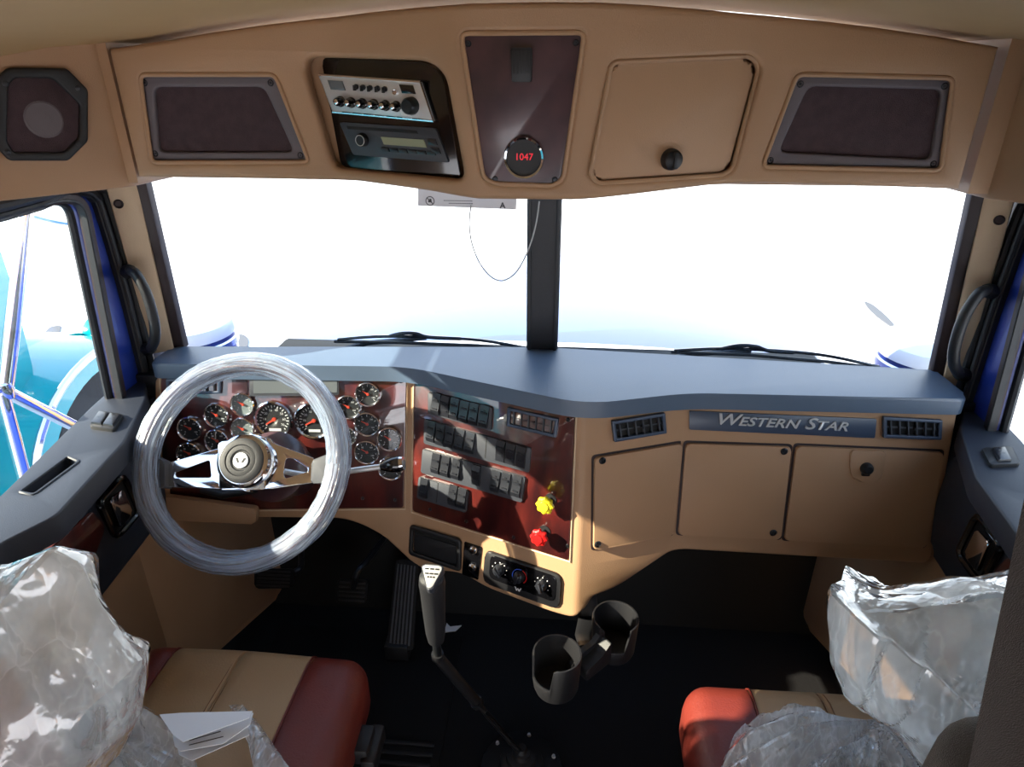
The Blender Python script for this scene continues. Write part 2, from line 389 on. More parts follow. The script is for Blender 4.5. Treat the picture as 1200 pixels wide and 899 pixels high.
for sd, nm in ((-1, 'wall_left'), (1, 'wall_right')):
    b = wbox(-.99, -.965, -1.2, .30, 0, 1.66); wbox(-.99, -.965, .30, 1.66, 0, .12, bm=b)
    wbox(-.99, -.965, 1.40, 1.60, .12, .86, bm=b); wbox(-.985, -.965, .30, 1.45, 1.415, 1.66, bm=b)
    if sd > 0: mirror(b)
    struct(nm, b, 'tan', label='tan trimmed side of the cab around the %s door' % ('driver' if sd < 0 else 'passenger'))
# kick panels low in front of the doors
for sd, nm in ((-1, 'trim_1'), (1, 'trim_2')):
    F = frame((-.93, 1.2, 0), (0.28, 1, 0), (0, 0, 1))
    b = slab(F, rnd([(-.20, .12), (.43, .05), (.43, .62), (.10, .70), (-.05, .70)], .06), -.05, .0, .015)
    if sd > 0: mirror(b)
    struct(nm, b, 'tan', label='tan plastic kick panel low beside the %s footwell' % ('driver' if sd < 0 else 'passenger'))
# windscreen in two flat panes with a centre post
WB = .945
cor = {-1: (V((-.905, 1.462, WB)), V((0.005, 1.53, WB)), V((0.005, 1.485, 1.42)), V((-.855, 1.418, 1.42)))}
cor[1] = tuple(V((-p.x+.005, p.y, p.z)) for p in cor[-1])
FW = {}
for sd, nm in ((-1, 'window_1'), (1, 'window_2')):
    a, b_, c, d = cor[sd]; u = (b_-a) if sd < 0 else (a-b_)
    F = frame((a+b_)/2, u, (c-b_)); FW[sd] = F
    uu, vv, nn, oo = uvn(F); q = [((p-oo).dot(uu), (p-oo).dot(vv)) for p in cor[sd]]
    if sd > 0: q = q[::-1]
    struct(nm, slab(F, q, -.004, 0), 'glass', label='%s pane of the split windscreen' % ('driver side' if sd < 0 else 'passenger side'))
b = strip([(0.005, 1.518, .94), (0.005, 1.470, 1.42)], (0, -1, -.1), .076, .03)
strip([(-.026, 1.500, .94), (-.026, 1.452, 1.42)], (0, -1, -.1), .008, .006, bm=b); strip([(.036, 1.500, .94), (.036, 1.452, 1.42)], (0, -1, -.1), .008, .006, bm=b)
struct('trim_3', b, 'seal', label='black upright post between the two windscreen panes')
SP = {-1: [(147, 200), (169, 200), (217, 408), (198, 414)], 1: [(1141, 212), (1163, 212), (1111, 450), (1090, 444)]}
TP = {-1: [(118, 200), (158, 200), (204, 412), (178, 416)], 1: [(1156, 212), (1196, 212), (1126, 462), (1104, 449)]}
for sd, nm in ((-1, 'trim_4'), (1, 'trim_5')):
    F = FW[sd]; b = slab(F, PP(F, SP[sd], .01), -.01, .014, .005)
    struct(nm, b, 'rubber', label='dark rubber seal down the %s edge of the windscreen' % ('left' if sd < 0 else 'right'))
for sd, nm in ((-1, 'trim_6'), (1, 'trim_7')):
    a, b_, c, d = cor[sd]; b = strip([a+V((0, -.008, -.012)), b_+V((0, -.008, -.012))], (0, -1, .3), .034, .02)
    struct(nm, b, 'seal', label='black seal along the foot of the %s windscreen pane' % ('left' if sd < 0 else 'right'))
for sd, nm in ((-1, 'trim_8'), (1, 'trim_9')):
    F = frame((sd*.905, 1.405, 1.2), (.87, -sd*.45, 0) if sd < 0 else (.87, -.45, 0), (0, -.08, 1))
    if sd < 0: F = frame((-.905, 1.405, 1.2), (.87, .45, 0), (0, -.08, 1))
    t = struct(nm, slab(F, PP(F, TP[sd]), -.03, 0, .008), 'tan_light', label='tan painted corner pillar beside the %s door' % ('driver' if sd < 0 else 'passenger'))
    hx, hy = ((139, 239) if sd < 0 else (1171, 258)); h = P(F, hx, hy)
    mk('bolt_hole', lathe(F, h, [(0, .001), (.006, .001), (.008, .004), (.010, .001), (.010, -.002)], 14), 'rubber', t)
    h = P(F, *((163, 325) if sd < 0 else (1143, 345))); mk('bolt_hole', lathe(F, h, [(0, .001), (.003, .001), (.0045, .003), (.006, .001), (.006, -.002)], 12), 'rubber', t)

for sd, nm in ((-1, 'trim_14'), (1, 'trim_15')):
    b = wbox(-.966, -.895, 1.36, 1.475, .74, .935, .006); wbox(-.975, -.940, 1.392, 1.47, .74, 1.42, .006, bm=b)  # boxes added to stop daylight leaking past the dash end and pillar
    if sd > 0: mirror(b)
    struct(nm, b, 'seal', label='added black filler closing the light gap between the %s end of the dashboard and the door' % ('left' if sd < 0 else 'right'))
# doors
ML = lambda x, y: onx(x, y, -.95)
def yz(px, X=-.95): return [(lambda p: (p.y, p.z))(onx(a, b_, X)) for a, b_ in px]
def door(sd, nm):
    side = 'driver' if sd < 0 else 'passenger'
    K = (lambda b_: b_) if sd < 0 else mirror
    F = frame((-.955, 0, 0), (0, 1, 0), (0, 0, 1))      # local u = world y, v = world z, n = into the cab
    ztop = 1.37
    hole = yz([(128, 458), (84, 243), (66, 234), (0, 256)]); hole = [(hole[0][0]+.018, .86), (hole[1][0]+.022, hole[1][1]+.004)]+hole[2:]; hole = rnd([hole[0], hole[1], hole[2], (.36, ztop-.01), (.36, .86)], [0, .03, .03, .04, 0])
    out = yz([(181, 436), (123, 231), (108, 212), (77, 210), (0, 238)])
    outer = rnd([(out[0][0], .12), (out[0][0]+.005, .93), out[1], (out[2][0], out[2][1]), (.31, 1.41), (.31, .12)], [.02, 0, .03, .04, .04, .02])
    root = mk(nm, K(plate(F, outer, [hole], -.03, 0, .004)), 'blue_paint'); root['kind'] = 'structure'; root['label'] = 'blue painted %s door with dark trim panel and window' % side
    mk('door_glass', K(slab(F, hole, -.022, -.018)), 'glass', root)
    # seals
    pth = [V((-.95, y, z)) for y, z in hole]
    mk('window_channel', K(tube([V((-.972, p.y, p.z)) for p in [V((0, pth[0].y, .88))]+pth[1:-2]+[V((0, .34, ztop-.01))]], .009, 8)), 'seal', root)
    wsp = [V((-.948, pth[0].y+.010, .90))]+[p+V((.004, .010, .004)) for p in pth[1:-2]]+[V((-.948, .34, ztop))]
    mk('window_seal', K(strip(wsp, (1, 0, 0), .022, .016)), 'rubber', root)
    mk('window_seal', K(strip([p+V((.004, -.009, -.004)) for p in wsp], (1, 0, 0), .007, .014)), 'seal', root)
    o2 = yz([(171, 440), (145, 335), (118, 243), (109, 227), (98, 220), (77, 219), (0, 247)]); o2 = [V((-.948, y, z)) for y, z in o2]+[V((-.948, .32, 1.395))]
    o2 = smoothpath(o2, 4)
    mk('door_seal', K(strip(o2, (1, 0, 0), .036, .014)), 'seal', root)
    mk('door_seal', K(tube([p+V((.010, .013, .008)) for p in o2], .009, 8)), 'seal', root)
    mk('door_seal', K(tube([p+V((.008, -.010, -.006)) for p in o2], .006, 8)), 'seal', root)
    # lower trim panel
    mk('trim_panel', K(slab(F, rnd([(.33, .12), (1.38, .12), (1.38, .66), (.33, .66)], .03), 0, .02, .008)), 'tan', root)
    b = slab(F, rnd([(.33, .55), (1.24, .63), (1.27, .74), (1.27, .865), (.33, .865)], .02), 0, .075, .012)
    slab(F, rnd([(1.2, .60), (1.38, .64), (1.395, .88), (1.2, .88)], .02), 0, .035, .01, bm=b)
    mk('armrest', K(b), 'door_dark', root)
    # ledge with the slot
    FT = frame((0, 0, .915), (1, 0, 0), (0, 1, 0))
    o_ = [(lambda p: (p.x, p.y))(onz(a, b_, .915)) for a, b_ in [(171, 466), (170, 440), (148, 440), (107, 476), (0, 581)]]
    i_ = [(lambda p: (p.x, p.y))(onz(a, b_, .915)) for a, b_ in [(0, 637), (66, 604), (146, 517)]]
    poly = o_+[(-.955, .36), (i_[0][0]-.005, .36)]+i_
    slot = [(lambda p: (p.x, p.y))(onz(a, b_, .915)) for a, b_ in [(22, 577), (79, 535), (93, 541), (40, 580)]]
    mk('ledge', K(plate(FT, rnd(poly, .015), [rnd(slot, .006)], -.05, .0, .004)), 'door_dark', root)
    sb = slab(FT, slot, -.052, -.045); mk('slot_bottom', K(sb), 'dark_hole', root)
    mk('slot_rim', K(tube([V((x, y, .915)) for x, y in rnd(slot, .007)], .003, 6, closed=True)), 'door_dark', root)
    # switches
    q = [(lambda p: (p.x, p.y))(onz(a, b_, .917)) for a, b_ in ([(105, 502), (117, 484), (146, 488), (134, 506)])]
    pad = mk('switch_pad', K(slab(FT, rnd(q, .008), 0, .008, .003)), 'black', root)
    a, c_ = V((*q[0], 0)), V((*q[1], 0)); d = V((*q[3], 0)); e = V((*q[2], 0))
    for k in ((0, 1) if sd < 0 else (0.5,)):
        lo = .06+k*.47; hi = lo+.41
        w4 = [a.lerp(d, lo).lerp(c_.lerp(e, lo), .12), a.lerp(d, hi).lerp(c_.lerp(e, hi), .12), a.lerp(d, hi).lerp(c_.lerp(e, hi), .85), a.lerp(d, lo).lerp(c_.lerp(e, lo), .85)]
        pl = [(v_.x, v_.y) for v_ in w4]
        b = slab(FT, pl, .006, .014, .003); cx = sum(v_[0] for v_ in pl)/4; cy = sum(v_[1] for v_ in pl)/4
        box(FT, cx-.005, cx+.005, cy-.001, cy+.001, .0138, .0143, bm=b, mi=1); box(FT, cx-.003, cx+.003, cy+.008, cy+.010, .0138, .0143, bm=b, mi=1)
        mk('window_switch', K(b), ['rocker', 'print'], pad)
    # wood inlay, bright strip, inner handle in its pocket
    FI = frame((-.8785, 0, 0), (0, 1, 0), (0, 0, 1))
    mk('wood_inlay', K(slab(FI, rnd(PP(FI, [(40, 660), (104, 598), (121, 618), (106, 657), (60, 690)]), .012), 0, .006, .002)), 'wood', root)
    s0 = [hit(x, y, (-.87, 0, 0), V((1, 0, 0))) for x, y in ((40, 656), (104, 597))]
    mk('chrome_strip', K(strip(s0, (1, 0, .3), .009, .005)), 'chrome', root)
    pk = rnd(PP(FI, [(112, 588), (142, 556), (161, 600), (134, 631)]), .02)
    bz = mk('handle_bezel', K(tube([V((-.874, y, z)) for y, z in pk], .007, 8, closed=True)), 'black_gloss', root)
    mk('handle_recess', K(slab(FI, pk, 0, .002)), 'dark_hole', bz)
    hd = rnd(PP(FI, [(122, 586), (137, 572), (149, 601), (134, 619)]), .008)
    mk('door_handle', K(slab(FI, hd, .004, .014, .004)), 'chrome', bz)
    return root
door(-1, 'door_1'); door(1, 'door_2')

# side header panels (tan) with a speaker each
SH = {}
for sd, nm in ((-1, 'trim_10'), (1, 'trim_11')):
    fo = Fold([(-.965, -.2), (-.945, 1.04), (-.785, 1.262), (-.772, 1.42)], 0, 1.5, r=.02)
    L = fo.s[-1]
    b = shell(fo, [(0, 1.405), (L, 1.385), (L, 1.66), (0, 1.66)], [], -.02, 0, .004)
    for v_ in b.verts: v_.co.z = min(v_.co.z, 1.655)
    if sd > 0: mirror(b)
    t = struct(nm, b, 'tan', label='tan header panel above the %s door' % ('driver' if sd < 0 else 'passenger')); SH[sd] = t
    SHF = fo.F(1)
bx_ = wbox(-.96, -.77, 1.26, 1.43, 1.395, 1.655); struct('trim_12', bx_, 'tan', label='tan filler over the left end of the windscreen')
bx_ = wbox(.755, .96, 1.26, 1.43, 1.395, 1.655); struct('trim_13', bx_, 'tan', label='tan filler over the right end of the windscreen')

# ================================================================ DASHBOARD
D = Fold([(-.905, 1.355), (-.297, 1.386), (.105, 1.232), (.317, 1.30), (.905, 1.318)], .176, .935, .010)
dash = empty('dashboard', (0, 1.45, .60), 'wide tan dashboard with dark blue-grey top pad below the windscreen', 'dashboard')
ends = [(1085, 661), (1091, 655), (1122, 486)]
ol = [(0, .94)]
ol += [D.sz(0, x, y) for x, y in [(188, 603), (300, 607), (400, 608), (424, 615), (450, 629), (470, 648)]]
ol += [D.sz(1, x, y) for x, y in [(490, 667), (541, 672), (569, 689), (646, 718), (672, 725)]]
ol += [D.sz(2, x, y) for x, y in [(688, 712), (694, 700), (723, 689), (786, 646.5)]]
ol += [D.sz(3, x, y) for x, y in [(800, 644.5)]+ends]
ol += [(ol[-1][0]+.004, .94)]
ol = ol[::-1]
mk('fascia', shell(D, rnd(ol, [.004, .01, .02, .02]+[.03]*(len(ol)-4)), [], -.035, 0, .006), 'tan', dash)
pl = [(-.908, 1.343), (-.30, 1.373), (.105, 1.216), (.322, 1.286), (.905, 1.303), (.900, 1.448), (0.005, 1.515), (-.900, 1.448)]
padp = slab(WORLD, rnd(pl, [.03, .06, .07, .06, .03, .01, .02, .01], 6), .936, .974, .018, 5)
mk('dash_pad', padp, 'pad', dash)
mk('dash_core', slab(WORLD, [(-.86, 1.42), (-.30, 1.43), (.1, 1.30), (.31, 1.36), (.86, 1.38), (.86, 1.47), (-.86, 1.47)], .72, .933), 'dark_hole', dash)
FA, FB, FD, FE = D.F(0), D.F(1), D.F(2), D.F(3)
# wood panels
def wood_panel(F, px, screws, r=.006):
    q = PP(F, px); b = slab(F, rnd(q, r), 0, .004, .0015)
    w_ = mk('wood_panel', b, 'wood', dash)
    for x, y in screws: screw(F, P(F, x, y, .004), .0045, w_, h=.004)
    return w_
wood_panel(FA, [(190, 442), (476, 441), (473, 594), (193, 597)], [(425, 584), (463, 586), (470, 447)])
wood_panel(FB, [(487, 443), (674, 488), (667, 656), (484.5, 598)], [(491.5, 449), (666, 492), (504, 597), (546.5, 611), (602, 630), (665, 640)])
for F, px in ((FA, [(188, 440), (478, 439), (475, 596), (191, 599)]), (FB, [(485.5, 441), (676, 486), (668.5, 658), (483, 600)])):
    q = PP(F, px); u, v, n, o = uvn(F)
    mk('panel_rim', tube([o+u*a+v*b_+n*.002 for a, b_ in q], .0026, 6, closed=True), 'tan_light', dash)
# gauges
def gauge(F, x, y, r, ang=150, light=False, big=0, lower=False):
    c = P(F, x, y, .006); r_ = R(F, x, y, r)
    g = mk('gauge', lathe(F, c, [(r_*.80, .005), (r_*.84, .012), (r_*.92, .0145), (r_*.99, .012), (r_, .004)], 32), 'chrome', dash)
    b = lathe(F, c, [(0, .0055), (r_*.82, .0055)], 28)
    mk('dial', b, 'dial_glare' if light else 'dial', g)
    b = bmesh.new(); u = 0
    n = 22 if big else 9
    for i in range(n):
        a = radians(225-270*i/(n-1)); L = .14 if i % 2 == 0 else .08
        Fm = F @ Matrix.Translation((c[0], c[1], .0058)) @ Matrix.Rotation(a, 4, 'Z')
        box(Fm, r_*(.74-L), r_*.74, -r_*.022, r_*.022, 0, .0005, bm=b)
    for i in range(8 if big else 4):
        a = radians(215-250*i/(7 if big else 3)); cc = (c[0]+cos(a)*r_*.5, c[1]+sin(a)*r_*.5)
        merge(b, text(F, str(i*10 if big else (0, 50, 100, 150)[i]), r_*.17, cc, .0058, .0004))
    if big: box(F, c[0]-r_*.3, c[0]+r_*.3, c[1]-r_*.62, c[1]-r_*.48, .0058, .0062, bm=b)
    mk('dial_marks', b, 'print', g)
    Fm = F @ Matrix.Translation((c[0], c[1], .0068)) @ Matrix.Rotation(radians(ang), 4, 'Z')
    b = slab(Fm, [(-r_*.12, -r_*.05), (r_*.50, -r_*.03), (r_*.50, r_*.03), (-r_*.12, r_*.05)], 0, .001)
    lathe(F, c, [(0, .0095), (r_*.10, .009), (r_*.10, .006)], 12, bm=b, mi=1)
    mk('needle', b, ['needle', 'black'], g)
    mk('gauge_glass', lathe(F, c, [(0, .0112), (r_*.83, .0108)], 24), 'lens', g)
for x, y, r, a in [(222.7, 502.3, 15, 150), (254, 486.7, 15, 148), (254.7, 516.7, 15, 150), (222, 531.7, 15, 150), (431, 462, 15, 148), (408.3, 477, 15, 150), (430.3, 497, 15, 152), (430, 530, 15, 150), (456.7, 514.5, 15, 148), (457.7, 548.5, 15, 148), (404, 511, 14, 150)]:
    gauge(FA, x, y, r, a)
gauge(FA, 284.7, 474, 14.5, 150, True); gauge(FA, 284.7, 503, 14.5, 150, True)  # these two dials carry a painted reflection
gauge(FA, 321.3, 491.5, 23, 212, False, 1); gauge(FA, 367.7, 493, 22.5, 208, False, 1)
# message display
q = PP(FA, [(294, 441), (398, 441), (398, 462), (294, 463)])
dd = mk('message_display', slab(FA, rnd(q, .004), .003, .009, .002), 'grey_plastic', dash)
mk('screen', slab(FA, rnd(PP(FA, [(297, 443), (395, 443), (395, 460), (297, 461)], .009), .003), .009, .0096), 'lcd', dd)
mk('indicator_panel', slab(FA, rnd(PP(FA, [(272, 442), (290, 442), (290, 461), (272, 461)], .004), .003), .003, .0055, .001), 'burl', dash)
# air vents
def vent(F, px, nslat, hb=.0):
    q = PP(F, px, .006); a, b_, c, d = [V((*t, 0)) for t in q]
    L = lambda s, t: (lambda w_: (w_.x, w_.y))((a.lerp(b_, s)).lerp(d.lerp(c, s), t))
    mx, my = .06, .16
    fr = mk('air_vent', plate(F, rnd(q, .003), [[L(mx, my), L(1-mx, my), L(1-mx, 1-my), L(mx, 1-my)]], 0, .010, .002), 'strip_blue', dash)
    mk('vent_shade_sheet', slab(F, [L(.03, .08), L(.97, .08), L(.97, .92), L(.03, .92)], .0002, .0012), 'dark_hole', fr)  # flat dark sheet painted as the shade inside the vent
    for i in range(nslat):
        s = mx+(1-2*mx)*(i+.5)/nslat; e = .012
        mk('slat', slab(F, [L(s-e, my), L(s+e, my), L(s+e+.01, 1-my), L(s-e+.01, 1-my)][::1], .002, .0085), 'grey_plastic', fr)
    mk('louvre', slab(F, [L(mx, .46), L(1-mx, .46), L(1-mx, .54), L(mx, .54)], .0014, .004), 'grey_plastic', fr)
    cc = L(.55, .5); mk('thumb_knob', lathe(F, cc, [(0, .0105), (.003, .0105), (.003, .004)], 10), 'rocker', fr)
vent(FA, [(195, 444), (260, 442), (259, 461), (196, 463)], 6)
vent(FB, [(595, 477), (655, 490.5), (652, 513), (594, 499)], 6)
vent(FD, [(716.5, 493.5), (779, 483.5), (781, 507.5), (719.5, 518)], 6)
vent(FE, [(1034.5, 488), (1104, 492), (1102.5, 515.5), (1034.5, 513)], 6)
# rocker switch banks
random.seed(7)
def bank(px, rockers, seams=()):
    F = FB; q = PP(F, px, .004)
    bk = mk('switch_bank', slab(F, rnd(q, .004), .003, .010, .002), 'grey_plastic', dash)
    for x, y, st in rockers:
        c = P(F, x, y, .014); u = V((P(F, x+5, y+1.9, .014)[0]-c[0], P(F, x+5, y+1.9, .014)[1]-c[1], 0)).normalized()
        t = atan2(u.y, u.x); hw, hh = .0118, .0255
        Fm = F @ Matrix.Translation((c[0], c[1], .009)) @ Matrix.Rotation(t*.35, 4, 'Z')
        b = bmesh.new(); pr = [(-hh, 0), (-hh, .006), (-hh*.55, .011), (0, .0075), (hh*.55, .006), (hh, .0035), (hh, 0)]
        if st: pr = [(-y_, z_) for y_, z_ in pr][::-1]
        Ls = [b.verts.new((-hw*.88, y_, z_)) for y_, z_ in pr]; Rs = [b.verts.new((hw*.88, y_, z_)) for y_, z_ in pr]
        b.faces.new(Ls[::-1]); b.faces.new(Rs)
        for i in range(len(pr)): j = (i+1) % len(pr); b.faces.new((Ls[i], Ls[j], Rs[j], Rs[i]))
        xf(b, Fm)
        zz = .0078 if not st else .0098
        k = random.random()
        box(Fm, -hw*.6, hw*.6, hh*.24, hh*.42, .0055 if not st else .0088, zz+.0018, bm=b, mi=1)
        box(Fm, -hw*.5, hw*.5, -hh*.46, -hh*.34+(.001 if k > .5 else 0), .005, .0120 if not st else .0082, bm=b, mi=1)
        if k > .3: box(Fm, -hw*.2, hw*.2, hh*.48, hh*.60, .0045, .0073 if not st else .0108, bm=b, mi=1)
        mk('rocker_switch', b, ['rocker', 'print'], bk)
    for x, y, x2, y2 in seams:
        a = P(F, x, y, .01); c = P(F, x2, y2, .01)
        mk('joint', slab(F, [(a[0]-.0008, a[1]), (a[0]+.0008, a[1]), (c[0]+.0008, c[1]), (c[0]-.0008, c[1])], .0098, .0104), 'dark_hole', bk)
k = 140/787
def kk(l): return [(480+a*k, 440+b_*k, s) for a, b_, s in l]
bank([(503, 459), (578, 477), (576.5, 504), (503, 484)], kk([(172, 188, 0), (232, 205, 1), (294, 220, 0), (357, 240, 0), (420, 255, 0), (490, 270, 0)]))
bank([(498.5, 490.5), (623, 524.5), (621, 553), (498, 519)], kk([(140, 370, 0), (200, 393, 0), (263, 408, 0), (328, 425, 0), (395, 445, 0), (597, 500, 1), (663, 520, 1), (733, 540, 1)]), [(570.5, 511, 568.5, 537)])
bank([(496.5, 525.5), (616.5, 558.5), (612.5, 588), (494.5, 553)], kk([(170, 580, 0), (232, 600, 0), (303, 618, 0), (437, 660, 1), (562, 700, 0), (630, 712, 0), (703, 732, 0)]))
bank([(492, 558), (550, 575), (547, 600), (489.5, 583)], kk([(92, 742, 0), (282, 792, 0), (342, 812, 0)]), [(513.5, 566, 511.5, 589)])
# air brake knobs
for x, y, m, rr, col in ((637, 594, 'yellow', 4, 'yellow'), (630, 632, 'red', 8, 'red')):
    nh = .045; c = P(FB, x, y, nh); r_ = .019; u, v, n, o = uvn(FB)
    b = bmesh.new(); prf = [(0, nh+.004), (.55, nh+.003), (.62, nh-.001), (.80, nh-.001), (1, nh-.004), (1, nh-.012), (.8, nh-.017), (.35, nh-.02)]
    seg = 32; rings = []
    for i, (rf, h) in enumerate(prf):
        if rf == 0: rings.append([b.verts.new((c[0], c[1], h))]); continue
        rings.append([b.verts.new((c[0]+r_*rf*(1+(.09*cos(8*2*pi*j/seg) if rf > .75 else 0))*cos(2*pi*j/seg), c[1]+r_*rf*(1+(.09*cos(8*2*pi*j/seg) if rf > .75 else 0))*sin(2*pi*j/seg), h)) for j in range(seg)])
    for A, B in zip(rings, rings[1:]):
        for j in range(seg):
            j2 = (j+1) % seg
            if len(A) == 1: b.faces.new((A[0], B[j2], B[j]))
            else: b.faces.new((A[j], A[j2], B[j2], B[j]))
    xf(b, FB); kn = mk('brake_knob', b, m, dash)
    kn['label'] = '%s eight-sided air brake pull knob' % col
    mk('knob_stem', lathe(FB, c, [(.0065, nh-.018), (.0065, .006), (.014, .006), (.014, .003)], 16), 'black', kn)
# foil-like label under the yellow knob
# storage pocket, outlet plate, climate panel
px = [(482, 613.5), (542, 631), (541.5, 669), (480.5, 648.5)]
q = rnd(PP(FB, px), .012); qi = rnd(PP(FB, [(486, 620), (536.5, 634.5), (536, 662), (485, 645)]), .006)
pk = mk('coin_pocket', plate(FB, q, [qi], 0, .010, .004), 'black', dash)
mk('pocket_back', slab(FB, qi, .0005, .002), 'dark_hole', pk); mk('pocket_lid', slab(FB, rnd(PP(FB, [(487, 625), (535.5, 639), (535.5, 661), (486, 645)]), .004), .002, .004, .001), 'black_soft', pk)
q = rnd(PP(FB, [(545, 634.5), (565, 641), (561, 679), (542, 672.5)]), .002)
op = mk('outlet_plate', slab(FB, q, 0, .003, .001), 'black_gloss', dash)
for x, y in ((553, 646), (552, 666)):
    c = P(FB, x, y, .01); mk('outlet_cap', lathe(FB, c, [(0, .013), (.006, .0125), (.010, .009), (.0115, .005), (.0115, .002)], 20), 'chrome', op)
q = rnd(PP(FB, [(570, 643.5), (659, 673), (656, 713), (567, 681)]), [.018]*4, 6)
hv = mk('climate_panel', slab(FB, q, 0, .007, .003), 'black', dash)
mk('panel_face', slab(FB, rnd(PP(FB, [(575, 650), (652, 676), (650, 706), (573, 677)], .008), .014), .0065, .009, .001), 'grey_plastic' and 'black_gloss', hv)
for i, (x, y) in enumerate(((584, 669), (607.5, 677), (634, 687))):
    c = P(FB, x, y, .015); b = lathe(FB, c, [(0, .026), (.009, .025), (.012, .021), (.0135, .012), (.0135, .009)], 24)
    Fm = FB @ Matrix.Translation((c[0], c[1], .02)) @ Matrix.Rotation(radians((40, -20, 200)[i]), 4, 'Z')
    box(Fm, -.0035, .0035, -.0125, .0125, 0, .010, .002, bm=b); mk('climate_knob', b, 'rocker', hv)
    b = bmesh.new()
    for j in range(7):
        a = radians(210-240*j/6); cc = (c[0]+cos(a)*.0185, c[1]+sin(a)*.0185)
        lathe(FB, cc, [(0, .0096), (.0013, .0094), (.0013, .0088)], 8, bm=b)
    if i != 1: mk('knob_marks', b, 'print', hv)
    else:
        b.free(); u, v, n, o = uvn(FB)
        for m_, a0, a1 in (('blue_mark', 80, 230), ('red', 70, -50)):
            mk('knob_marks', tube([o+n*.0092+u*(c[0]+cos(radians(a0+(a1-a0)*t/8))*.018)+v*(c[1]+sin(radians(a0+(a1-a0)*t/8))*.018) for t in range(9)], .0011, 6), m_, hv)
# winged W mark
def wmark(F, c, s, n0, m, parent):
    w_ = [(-1, .5), (-.62, .5), (-.35, -.15), (-.1, .3), (.1, .3), (.35, -.15), (.62, .5), (1, .5), (.5, -.55), (.25, -.55), (0, -.05), (-.25, -.55), (-.5, -.55)]
    mk('emblem', slab(F, [(c[0]+x*s, c[1]+y*s) for x, y in w_], n0, n0+.0008), m, parent, smooth=None)
wmark(FB, P(FB, 607, 690.5, .009), .009, .009, 'print', hv)
# cabinet doors
def cab_door(name, F, px, screws, r=.01):
    q = PP(F, px); cx = sum(a for a, _ in q)/4; cy = sum(b_ for _, b_ in q)/4
    g = [(cx+(a-cx)*1.0+(.0045 if a > cx else -.0045), cy+(b_-cy)+(.0045 if b_ > cy else -.0045)) for a, b_ in q]
    d = mk(name, slab(F, rnd(q, r), .0012, .010, .004, 3), 'tan', dash)
    mk('gap_shade_plate', slab(F, rnd(g, r), .0, .0012), 'rubber', d)  # dark plate standing in for the shade in the gap round the door
    for x, y in screws: screw(F, P(F, x, y, .01), .008, d, h=.0095)
    return d
cab_door('access_panel', FD, [(695.5, 535.5), (798, 518.5), (787.5, 625.5), (694.5, 643)], [(706, 540), (700.5, 638)])
cab_door('access_panel', FE, [(803, 518.5), (926, 522.5), (913.5, 630.5), (794, 625)], [(919, 529), (906, 624.5)])
gd = cab_door('glovebox_door', FE, [(932, 521.5), (1104, 529), (1083, 640), (918, 631.5)], [])
q = PP(FE, [(997, 527), (1038, 529), (1036, 552), (1031, 561), (1021, 565), (1005, 564), (997, 556), (995, 545)], .01)
mk('latch_pad', slab(FE, rnd(q, .008), .0095, .0135, .0018), 'tan', gd)
c = P(FE, 1015.5, 549, .015); b = lathe(FE, c, [(0, .028), (.008, .027), (.0125, .022), (.0135, .016), (.0135, .0115)], 22)
box(FE, c[0]-.009, c[0]+.009, c[1]-.018, c[1]-.004, .0115, .019, .003, bm=b); mk('latch', b, 'black', gd)
# name strip
q = rnd(PP(FE, [(807.5, 481), (1026.5, 490.5), (1024.5, 513), (807.5, 503)]), .003)
ns = mk('name_strip', slab(FE, q, 0, .0035, .001), 'strip_blue', dash); ns['label'] = 'blue-grey strip with raised chrome lettering'
a = P(FE, 842, 491.5, .005); b_ = P(FE, 994, 499.5, .005); c = ((a[0]+b_[0])/2, (a[1]+b_[1])/2)
Ft = FE @ Matrix.Translation((c[0], c[1], 0)) @ Matrix.Rotation(atan2(b_[1]-a[1], b_[0]-a[0]), 4, 'Z')
W_ = sqrt((b_[0]-a[0])**2+(b_[1]-a[1])**2)
mk('lettering', text(Ft, 'Western Star', .036, (0, 0), .0035, .0035, .25, .0004, True, W_), 'brushed', ns)
# knee panel under the cluster, left of the column
q = PP(FA, [(192, 575), (306, 590), (305, 608), (196, 603)])
mk('knee_panel', slab(FA, rnd(q, .01), .012, .03, .006), 'tan', dash)

# ================================================================ OVERHEAD CONSOLE
O = Fold([(-.762, 1.25), (-.36, 1.25), (-.12, 1.17), (.10, 1.17), (.34, 1.25), (.735, 1.25)], 0, 1.5, .03)
oc = empty('overhead_console', (0, 1.40, 1.39), 'long tan console hanging below the roof over the windscreen', 'console')
G = [O.F(i) for i in range(5)]
def osz(l): return [O.sz(i, x, y) for i, x, y in l]
L = O.s[-1]
topz = lambda s: arch(O.plan(s).x)-.012
top = [(s, topz(s)-.0) for s in [L*i/16 for i in range(17)]]
bot = osz([(0, 166, 208), (0, 260, 209), (0, 355, 211), (1, 420, 213), (1, 500, 224), (2, 560, 234), (2, 670, 235), (3, 740, 229), (3, 830, 218), (4, 900, 215), (4, 1000, 218), (4, 1112, 222)])
outl = [(0, bot[0][1])]+bot[1:-1]+[(L, bot[-1][1])]+top[::-1]
spL = [(163, 87.5), (322, 87.5), (362, 190), (177, 190.5)]; spR = [(934.5, 87), (1118, 91.5), (1103, 200), (893.5, 195.5)]
rad = [(376, 67), (500, 73), (519, 88), (541, 210), (400, 196)]; clk = [(540, 39), (685, 38), (660, 210), (648, 218), (579, 215.5), (566, 208)]
dor = [(717, 73), (881, 65.5), (890.5, 79), (859, 198), (848, 205), (701, 215), (692, 205)]
def hol(i, px, r, grow=0):
    q = rnd([O.sz(i, x, y) for x, y in px], r)
    return q
